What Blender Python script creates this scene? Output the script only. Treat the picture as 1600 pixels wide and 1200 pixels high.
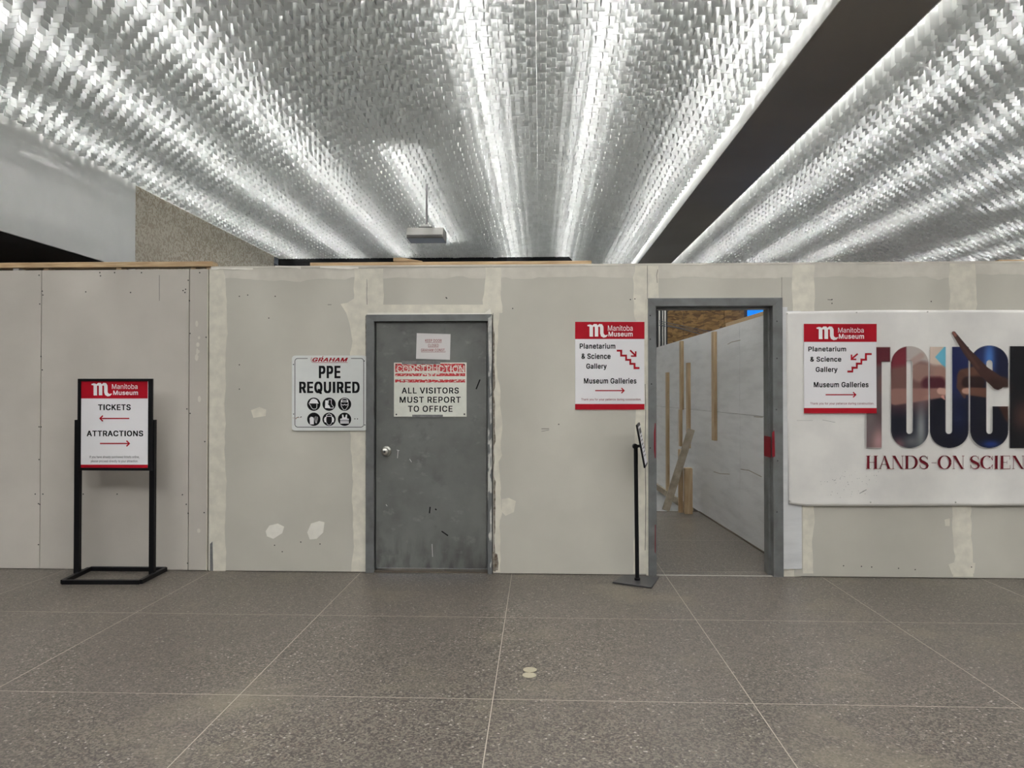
import bpy, bmesh, math, random
import numpy as np
from mathutils import Vector, Matrix
random.seed(7); RNG = np.random.RandomState(5)
SC = bpy.context.scene
for o in list(bpy.data.objects): bpy.data.objects.remove(o)
C = SC.collection
# ------------------------------------------------------------------ camera
F = 1109.0; HC = 1.46; TH = math.atan(43/F); PI_ = math.atan(12/F)
cam = bpy.data.objects.new('camera', bpy.data.cameras.new('camera')); C.objects.link(cam)
cam.data.sensor_width = 36; cam.data.lens = F/1600*36; cam.data.clip_end = 200
cam.location = (0, 0, HC); cam.rotation_euler = (math.pi/2 + PI_, 0, TH)
SC.camera = cam
RM = cam.rotation_euler.to_matrix()
def ray(px, py): return RM @ Vector(((px-800)/F, -(py-600)/F, -1))
def at(px, py, Y):                       # pixel -> point on the plane y = Y
    r = ray(px, py); t = Y/r.y; return Vector((r.x*t, Y, HC+r.z*t))
def ground(px, py, z=0.0):
    r = ray(px, py); t = (z-HC)/r.z; return Vector((r.x*t, r.y*t, z))
# ------------------------------------------------------------------ light / exposure
W = bpy.data.worlds.new('world'); SC.world = W; W.use_nodes = True
bg = W.node_tree.nodes['Background']; bg.inputs[0].default_value = (0.85, 0.92, 1.0, 1); bg.inputs[1].default_value = 0.05
SC.view_settings.view_transform = 'Standard'; SC.view_settings.look = 'None'
SC.view_settings.gamma = 1; SC.view_settings.use_curve_mapping = False
SC.view_settings.exposure = 0.0
TUBE = 185.0
def area(name, loc, rot, sx, sy, power, col):
    l = bpy.data.lights.new(name, 'AREA'); l.shape = 'RECTANGLE'; l.size = sx; l.size_y = sy
    l.energy = power; l.color = col
    o = bpy.data.objects.new(name, l); C.objects.link(o); o.location = loc; o.rotation_euler = rot; return o
# added fill lights overhead and behind the camera; daylight from the far end
area('hall_fill_top', (0.0, 1.0, 4.62), (math.radians(35), 0, 0), 15, 1.6, 265, (1, .985, .97))
area('hall_fill_rear', (0.5, -7.5, 2.2), (math.radians(80), 0, 0), 14, 3.2, 90, (1, .98, .96))
area('far_window_light', (-2.5, 18.6, 2.2), (math.radians(-90), 0, 0), 9, 3.2, 70, (.55, .75, 1))

# ------------------------------------------------------------------ materials
def lin(c): 
    c = np.asarray(c, float)/255.0
    return np.where(c <= .04045, c/12.92, ((c+.055)/1.055)**2.4)
KW = 0.64
def alb(c): return tuple(np.clip(lin(c)/KW, 0, .92))
MATS = {}
def nt(m):
    t = m.node_tree; return t, t.nodes, t.links
def mat(name, rgb, rough=.6, metal=0, var=0, vscale=6, dark=None, emit=None, bump=0, bscale=80, spec=.5, stretch=(1,1,1), thr=(.35,.65), detail=6):
    """rgb are albedos; dark = second colour mixed in by noise"""
    if name in MATS: return MATS[name]
    m = bpy.data.materials.new(name); m.use_nodes = True; MATS[name] = m
    t, N, L = nt(m); b = N['Principled BSDF']
    b.inputs['Base Color'].default_value = (*rgb, 1); b.inputs['Roughness'].default_value = rough
    b.inputs['Metallic'].default_value = metal; b.inputs['Specular IOR Level'].default_value = spec
    if emit: b.inputs['Emission Color'].default_value = (*emit[0], 1); b.inputs['Emission Strength'].default_value = emit[1]
    if var or dark or bump:
        tc = N.new('ShaderNodeTexCoord'); mp = N.new('ShaderNodeMapping'); L.new(tc.outputs['Object'], mp.inputs[0])
        mp.inputs['Scale'].default_value = stretch
        geo = N.new('ShaderNodeNewGeometry'); L.new(geo.outputs['Position'], mp.inputs[0])
    if var or dark:
        n = N.new('ShaderNodeTexNoise'); n.inputs['Scale'].default_value = vscale; n.inputs['Detail'].default_value = detail
        L.new(mp.outputs[0], n.inputs[0])
        r = N.new('ShaderNodeMapRange'); r.inputs[1].default_value = thr[0]; r.inputs[2].default_value = thr[1]
        L.new(n.outputs[0], r.inputs[0])
        mx = N.new('ShaderNodeMix'); mx.data_type = 'RGBA'; L.new(r.outputs[0], mx.inputs[0])
        d = dark if dark else tuple(x*(1-var) for x in rgb)
        mx.inputs[6].default_value = (*rgb, 1); mx.inputs[7].default_value = (*d, 1)
        L.new(mx.outputs[2], b.inputs['Base Color'])
    if bump:
        n2 = N.new('ShaderNodeTexNoise'); n2.inputs['Scale'].default_value = bscale; L.new(mp.outputs[0], n2.inputs[0])
        bp = N.new('ShaderNodeBump'); bp.inputs['Strength'].default_value = bump; bp.inputs['Distance'].default_value = .01
        L.new(n2.outputs[0], bp.inputs['Height']); L.new(bp.outputs[0], b.inputs['Normal'])
    return m
def rgb_in(node, sock, c): node.inputs[sock].default_value = (*c, 1)

M_dry  = mat('drywall_paper', alb((166,163,154)), .85, var=.07, vscale=2.5)
M_dryL = mat('drywall_paper_left', alb((161,156,149)), .85, var=.07, vscale=3)
M_mud  = mat('joint_compound', alb((191,187,175)), .8, dark=alb((178,174,163)), vscale=14)
M_mud2 = mat('joint_compound_thin', alb((178,174,165)), .8, dark=alb((171,167,158)), vscale=12)
M_spak = mat('spackle_white', alb((200,197,189)), .8, var=.05, vscale=25)
M_hole = mat('screw_dark', (.02,.02,.02), .6)
M_wood = mat('pine', (.50,.38,.24), .6, dark=(.38,.26,.14), vscale=5, stretch=(9,9,.8))
M_woodh= mat('pine_long', (.56,.41,.24), .6, dark=(.42,.28,.15), vscale=5, stretch=(1.2,14,14))
M_woodg= mat('pine_grey', (.30,.26,.20), .7, dark=(.20,.165,.12), vscale=5, stretch=(3,3,3))
M_core = mat('stud_core', (.10,.08,.06), .8)
M_frame= mat('frame_paint', alb((88,90,90)), .5, dark=alb((74,75,74)), vscale=10, thr=(.4,.7))
M_chip = mat('frame_paint_chipped', alb((84,86,87)), .45, dark=alb((165,165,160)), vscale=7, thr=(.55,.6), stretch=(3,3,1))
M_white= mat('white_paint', (.78,.78,.76), .7, var=.04, vscale=3)
M_black= mat('black_powder_coat', (.005,.005,.006), .45, spec=.2)
M_dkgry= mat('charcoal_metal', (.03,.03,.032), .4)
M_steel= mat('satin_steel', (.55,.54,.50), .28, metal=1)
M_red  = mat('print_red', alb((130,3,20)), .6, spec=.2)
M_wht  = mat('print_white', alb((198,197,199)), .6, spec=.2)
M_wht2 = mat('print_white_letters', alb((206,200,200)), .6, spec=.2)
M_blk  = mat('print_black', (.006,.006,.007), .6, spec=.12)
M_gold = mat('print_dark_red', alb((110,12,32)), .6, spec=.2)
M_brown= mat('print_maroon', alb((80,8,20)), .6, spec=.2)
M_tape = mat('duct_tape', (.20,.20,.20), .4, var=.3, vscale=40)
M_metalw=mat('enamel_white', alb((186,188,186)), .35, var=.06, vscale=8)
M_signw= mat('aged_sign_white', alb((186,187,178)), .45, var=.08, vscale=20)
M_paper= mat('paper', alb((176,174,173)), .8)
M_rtape= mat('red_tape', (.17,.004,.01), .6, spec=.2)
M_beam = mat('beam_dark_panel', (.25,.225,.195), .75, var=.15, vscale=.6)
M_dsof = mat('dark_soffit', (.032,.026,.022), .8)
M_proj = mat('device_casing', (.30,.29,.265), .5)
M_projd= mat('device_dark', (.12,.12,.11), .5)
M_tarp = mat('blue_tarp_emissive', (.0,.16,.75), .5, dark=(.0,.45,.9), vscale=6, emit=((0.0,.16,.8),.9))  # weak emission stands in for daylight coming through the sheet
M_cable= mat('cable_sheath', (.10,.11,.14), .5)
M_stain= mat('rust', (.25,.10,.04), .8)
M_peel = mat('peeling_red', alb((150,32,36)), .6, dark=alb((188,182,174)), vscale=55, thr=(.56,.6), stretch=(1,1,2.2))
M_torn = mat('torn_gypsum', (.10,.07,.045), .9, dark=(.38,.35,.30), vscale=30)
# vane: white translucent plastic
def vane_mat():
    m = bpy.data.materials.new('vane_plastic'); m.use_nodes = True; t, N, L = nt(m)
    N.remove(N['Principled BSDF']); out = N['Material Output']
    d = N.new('ShaderNodeBsdfDiffuse'); rgb_in(d, 0, (.80,.81,.80))
    tr = N.new('ShaderNodeBsdfTranslucent'); rgb_in(tr, 0, (.84,.85,.84))
    mx = N.new('ShaderNodeMixShader'); mx.inputs[0].default_value = .06
    g_ = N.new('ShaderNodeNewGeometry'); cr_ = N.new('ShaderNodeMix'); cr_.data_type = 'RGBA'; L.new(g_.outputs['Random Per Island'], cr_.inputs[0])
    cr_.inputs[6].default_value = (.56,.57,.56,1); cr_.inputs[7].default_value = (.65,.66,.65,1); L.new(cr_.outputs[2], d.inputs[0]); L.new(cr_.outputs[2], tr.inputs[0])
    L.new(d.outputs[0], mx.inputs[1]); L.new(tr.outputs[0], mx.inputs[2])
    L.new(mx.outputs[0], out.inputs[0]); return m
M_vane = vane_mat()
M_tube = mat('tube_glow', (.8,.8,.8), emit=((1,1,.985), TUBE))
def floor_mat():
    m = bpy.data.materials.new('terrazzo'); m.use_nodes = True; t, N, L = nt(m); b = N['Principled BSDF']
    geo = N.new('ShaderNodeNewGeometry')
    def cr(stops):
        r = N.new('ShaderNodeValToRGB'); e = r.color_ramp.elements
        while len(e) > 1: e.remove(e[-1])
        e[0].position = stops[0][0]; e[0].color = (*stops[0][1], 1)
        for p, c in stops[1:]:
            x = e.new(p); x.color = (*c, 1)
        return r
    v = N.new('ShaderNodeTexVoronoi'); v.inputs['Scale'].default_value = 120; L.new(geo.outputs['Position'], v.inputs[0])
    sp = N.new('ShaderNodeSeparateColor'); L.new(v.outputs['Color'], sp.inputs[0])
    r = cr([(0,(.022,.019,.017)),(.20,(.045,.038,.033)),(.42,(.125,.105,.088)),(.62,(.17,.145,.12)),(.80,(.205,.18,.15)),(.90,(.15,.105,.085)),(.94,(.25,.22,.19)),(.985,(.50,.48,.43))])
    r.color_ramp.interpolation = 'CONSTANT'
    L.new(sp.outputs[0], r.inputs[0])
    v2 = N.new('ShaderNodeTexVoronoi'); v2.inputs['Scale'].default_value = 260; L.new(geo.outputs['Position'], v2.inputs[0])
    sp2 = N.new('ShaderNodeSeparateColor'); L.new(v2.outputs['Color'], sp2.inputs[0])
    r2 = cr([(0,(.03,.026,.023)),(.35,(.12,.10,.085)),(1,(.22,.19,.16))]); L.new(sp2.outputs[0], r2.inputs[0])
    mx = N.new('ShaderNodeMix'); mx.data_type = 'RGBA'; mx.inputs[0].default_value = .3
    L.new(r.outputs[0], mx.inputs[6]); L.new(r2.outputs[0], mx.inputs[7])
    # beige residue blotches
    n = N.new('ShaderNodeTexNoise'); n.inputs['Scale'].default_value = 1.1; n.inputs['Detail'].default_value = 7; n.inputs['Roughness'].default_value = .62
    L.new(geo.outputs['Position'], n.inputs[0])
    mr = N.new('ShaderNodeMapRange'); mr.inputs[1].default_value = .54; mr.inputs[2].default_value = .68; mr.inputs[4].default_value = .55
    L.new(n.outputs[0], mr.inputs[0])
    mx2 = N.new('ShaderNodeMix'); mx2.data_type = 'RGBA'; L.new(mr.outputs[0], mx2.inputs[0]); L.new(mx.outputs[2], mx2.inputs[6]); mx2.inputs[7].default_value = (.23,.20,.145,1)
    # broad tone
    n3 = N.new('ShaderNodeTexNoise'); n3.inputs['Scale'].default_value = .8; L.new(geo.outputs['Position'], n3.inputs[0])
    mr3 = N.new('ShaderNodeMapRange'); mr3.inputs[3].default_value = .56; mr3.inputs[4].default_value = .74; L.new(n3.outputs[0], mr3.inputs[0])
    vm = N.new('ShaderNodeVectorMath'); vm.operation = 'SCALE'; L.new(mx2.outputs[2], vm.inputs[0]); L.new(mr3.outputs[0], vm.inputs['Scale'])
    L.new(vm.outputs[0], b.inputs['Base Color'])
    b.inputs['Roughness'].default_value = .38; b.inputs['Specular IOR Level'].default_value = .45
    return m
M_floor = floor_mat()
M_joint = mat('floor_joint', (.34,.31,.26), .5)
def stone_mat():
    m = bpy.data.materials.new('tyndall_stone'); m.use_nodes = True; t, N, L = nt(m); b = N['Principled BSDF']
    geo = N.new('ShaderNodeNewGeometry')
    n = N.new('ShaderNodeTexNoise'); n.inputs['Scale'].default_value = 11; n.inputs['Detail'].default_value = 4; n.inputs['Distortion'].default_value = 2.0
    L.new(geo.outputs['Position'], n.inputs[0])
    r = N.new('ShaderNodeMapRange'); r.inputs[1].default_value = .46; r.inputs[2].default_value = .54; L.new(n.outputs[0], r.inputs[0])
    mx = N.new('ShaderNodeMix'); mx.data_type = 'RGBA'; L.new(r.outputs[0], mx.inputs[0])
    mx.inputs[6].default_value = (.50,.46,.38,1); mx.inputs[7].default_value = (.33,.28,.21,1)
    L.new(mx.outputs[2], b.inputs['Base Color']); b.inputs['Roughness'].default_value = .8
    return m
M_stone = stone_mat()
def osb_mat():
    m = bpy.data.materials.new('osb'); m.use_nodes = True; t, N, L = nt(m); b = N['Principled BSDF']
    geo = N.new('ShaderNodeNewGeometry')
    n = N.new('ShaderNodeTexNoise'); n.inputs['Scale'].default_value = 3; n.inputs['Detail'].default_value = 2
    L.new(geo.outputs['Position'], n.inputs[0])
    mxv = N.new('ShaderNodeMix'); mxv.data_type = 'RGBA'; mxv.inputs[0].default_value = .12
    L.new(geo.outputs['Position'], mxv.inputs[6]); L.new(n.outputs['Color'], mxv.inputs[7])
    mp = N.new('ShaderNodeMapping'); mp.inputs['Scale'].default_value = (9,9,24); mp.inputs['Rotation'].default_value = (0,.4,0); L.new(mxv.outputs[2], mp.inputs[0])
    v = N.new('ShaderNodeTexVoronoi'); v.inputs['Scale'].default_value = 1.6; L.new(mp.outputs[0], v.inputs[0])
    sp = N.new('ShaderNodeSeparateColor'); L.new(v.outputs['Color'], sp.inputs[0])
    r = N.new('ShaderNodeMix'); r.data_type = 'RGBA'; L.new(sp.outputs[0], r.inputs[0])
    r.inputs[6].default_value = (.10,.05,.018,1); r.inputs[7].default_value = (.42,.25,.09,1)
    L.new(r.outputs[2], b.inputs['Base Color']); b.inputs['Roughness'].default_value = .7
    return m
M_osb = osb_mat()
def door_mat():
    m = bpy.data.materials.new('door_paint'); m.use_nodes = True; t, N, L = nt(m); b = N['Principled BSDF']
    geo = N.new('ShaderNodeNewGeometry')
    def layer(prev, col, scale, lo, hi, amt, stretch=(1,1,1), rough=.6):
        mp = N.new('ShaderNodeMapping'); mp.inputs['Scale'].default_value = stretch; L.new(geo.outputs['Position'], mp.inputs[0])
        n = N.new('ShaderNodeTexNoise'); n.inputs['Scale'].default_value = scale; n.inputs['Detail'].default_value = 8; n.inputs['Roughness'].default_value = rough
        L.new(mp.outputs[0], n.inputs[0])
        r = N.new('ShaderNodeMapRange'); r.inputs[1].default_value = lo; r.inputs[2].default_value = hi; r.inputs[4].default_value = amt; L.new(n.outputs[0], r.inputs[0])
        mx = N.new('ShaderNodeMix'); mx.data_type = 'RGBA'; L.new(r.outputs[0], mx.inputs[0])
        if prev is None: mx.inputs[6].default_value = (*alb((88,90,87)), 1)
        else: L.new(prev, mx.inputs[6])
        mx.inputs[7].default_value = (*col, 1); return mx.outputs[2], r.outputs[0]
    a, _ = layer(None, alb((73,74,72)), 1.6, .42, .62, .9)
    a, _ = layer(a, alb((62,62,61)), 5, .56, .72, .7)
    a, _ = layer(a, alb((120,122,118)), 9, .60, .78, .5, (1,1,1.5))
    # kick scuffs near the bottom
    sp = N.new('ShaderNodeSeparateXYZ'); L.new(geo.outputs['Position'], sp.inputs[0])
    mz = N.new('ShaderNodeMapRange'); mz.inputs[1].default_value = .02; mz.inputs[2].default_value = .38; mz.inputs[3].default_value = .85; mz.inputs[4].default_value = 0; L.new(sp.outputs[2], mz.inputs[0])
    mp = N.new('ShaderNodeMapping'); mp.inputs['Scale'].default_value = (4,1,1.5); L.new(geo.outputs['Position'], mp.inputs[0])
    n = N.new('ShaderNodeTexNoise'); n.inputs['Scale'].default_value = 3; n.inputs['Detail'].default_value = 8; L.new(mp.outputs[0], n.inputs[0])
    mr = N.new('ShaderNodeMapRange'); mr.inputs[1].default_value = .42; mr.inputs[2].default_value = .6; L.new(n.outputs[0], mr.inputs[0])
    mu = N.new('ShaderNodeMath'); mu.operation = 'MULTIPLY'; L.new(mz.outputs[0], mu.inputs[0]); L.new(mr.outputs[0], mu.inputs[1])
    mx = N.new('ShaderNodeMix'); mx.data_type = 'RGBA'; L.new(mu.outputs[0], mx.inputs[0]); L.new(a, mx.inputs[6]); mx.inputs[7].default_value = (*alb((52,51,50)), 1)
    L.new(mx.outputs[2], b.inputs['Base Color']); b.inputs['Roughness'].default_value = .5
    return m
M_door = door_mat()
def ply_mat(name, base):
    m = mat(name, base, .75, dark=tuple(x*.86 for x in base), vscale=2.2, stretch=(1,1,6), thr=(.45,.75), bump=.25, bscale=30)
    return m
M_ply = ply_mat('painted_plywood', (.74,.745,.75))

# ------------------------------------------------------------------ object helpers
ORG = {}
def link(name, me, origin, parent, m=None):
    o = bpy.data.objects.new(name, me); C.objects.link(o)
    po = ORG[parent.name] if parent else Vector((0,0,0))
    o.location = Vector(origin) - po; o.parent = parent; ORG[o.name] = Vector(origin)
    if m: me.materials.append(m)
    return o
def mesh_obj(name, V, Fc, m, parent=None, smooth=False, kind=None, origin=None):
    V = np.asarray([tuple(v) for v in V], float)
    c = Vector(origin) if origin is not None else Vector(((V[:,0].min()+V[:,0].max())/2, (V[:,1].min()+V[:,1].max())/2, V[:,2].min()))
    me = bpy.data.meshes.new(name); me.from_pydata((V-np.array(c)).tolist(), [], [tuple(f) for f in Fc]); me.update()
    if smooth:
        for p in me.polygons: p.use_smooth = True
    o = link(name, me, c, parent, m)
    if kind: o['kind'] = kind
    return o
def thing(name, label, cat, loc, group=None):
    o = bpy.data.objects.new(name, None); C.objects.link(o); o.location = loc; ORG[o.name] = Vector(loc); o.empty_display_size = .1
    o['label'] = label; o['category'] = cat
    if group: o['group'] = group
    return o
def tag(o, label, cat, group=None):
    o['label'] = label; o['category'] = cat
    if group: o['group'] = group
    return o
BF = [(0,1,3,2),(4,6,7,5),(0,4,5,1),(2,3,7,6),(0,2,6,4),(1,5,7,3)]
class MB:
    def __init__(s): s.V = []; s.F = []
    def add(s, V, Fc):
        n = len(s.V); s.V += [tuple(v) for v in V]; s.F += [tuple(i+n for i in f) for f in Fc]; return s
    def box(s, x0,x1,y0,y1,z0,z1):
        return s.add([(x,y,z) for x in (x0,x1) for y in (y0,y1) for z in (z0,z1)], BF)
    def bar(s, a, b, w, h, up=(0,0,1)):     # bar from a to b, width w (side), h (up)
        a, b = Vector(a), Vector(b); d = (b-a).normalized(); u = Vector(up)
        sd = d.cross(u).normalized(); u = sd.cross(d).normalized()
        V = [p + sd*sx*w/2 + u*sz*h/2 for p in (a,b) for sx in (-1,1) for sz in (-1,1)]
        return s.add(V, BF)
    def cyl(s, a, b, r0, r1=None, n=20):
        a, b = Vector(a), Vector(b); r1 = r0 if r1 is None else r1; d = (b-a).normalized()
        u = d.orthogonal().normalized(); v = d.cross(u)
        V = []; 
        for p, r in ((a,r0),(b,r1)):
            for k in range(n):
                t = 2*math.pi*k/n; V.append(p + u*math.cos(t)*r + v*math.sin(t)*r)
        Fc = [(k,(k+1)%n,n+(k+1)%n,n+k) for k in range(n)] + [tuple(range(n))[::-1], tuple(range(n,2*n))]
        return s.add(V, Fc)
    def prism(s, pts, y0, y1):              # pts (x,z) polygon, extruded along y (y0 front)
        n = len(pts); V = [(p[0],y0,p[1]) for p in pts] + [(p[0],y1,p[1]) for p in pts]
        Fc = [tuple(range(n)), tuple(range(n,2*n))[::-1]] + [(k,n+k,n+(k+1)%n,(k+1)%n) for k in range(n)]
        return s.add(V, Fc)
    def build(s, name, m, parent=None, bevel=0, smooth=False, kind=None, origin=None, tri=False):
        o = mesh_obj(name, s.V, s.F, m, parent, smooth, kind, origin)
        bm = bmesh.new(); bm.from_mesh(o.data)
        bmesh.ops.recalc_face_normals(bm, faces=bm.faces)
        if bevel: bmesh.ops.bevel(bm, geom=list(bm.edges), offset=bevel, segments=2, affect='EDGES', profile=.5)
        if tri: bmesh.ops.triangulate(bm, faces=[f for f in bm.faces if len(f.verts) > 4])
        bm.to_mesh(o.data); bm.free()
        return o
def lathe(profile, c, axis='y', n=32):      # profile [(r, t)]
    V = []; Fc = []
    for r, t in profile:
        for k in range(n):
            a = 2*math.pi*k/n; x, z = r*math.cos(a), r*math.sin(a)
            V.append((c[0]+x, c[1]+t, c[2]+z) if axis == 'y' else (c[0]+x, c[1]+z, c[2]+t))
    for j in range(len(profile)-1):
        for k in range(n): Fc.append((j*n+k, j*n+(k+1)%n, (j+1)*n+(k+1)%n, (j+1)*n+k))
    return V, Fc
# flat 2D shapes given in photo pixels, mapped on the plane y = Y
def curve_mesh(loops):                      # loops of 2D points, even-odd fill
    cu = bpy.data.curves.new('tmp', 'CURVE'); cu.dimensions = '2D'; cu.fill_mode = 'FRONT'
    for lp in loops:
        s = cu.splines.new('POLY'); s.points.add(len(lp)-1)
        for i, p in enumerate(lp): s.points[i].co = (p[0], p[1], 0, 1)
        s.use_cyclic_u = True
    o = bpy.data.objects.new('tmp', cu); C.objects.link(o)
    me = bpy.data.meshes.new_from_object(o.evaluated_get(bpy.context.evaluated_depsgraph_get()))
    V = [tuple(v.co) for v in me.vertices]; Fc = [tuple(p.vertices) for p in me.polygons]
    bpy.data.objects.remove(o); bpy.data.curves.remove(cu); bpy.data.meshes.remove(me)
    return V, Fc
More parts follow.
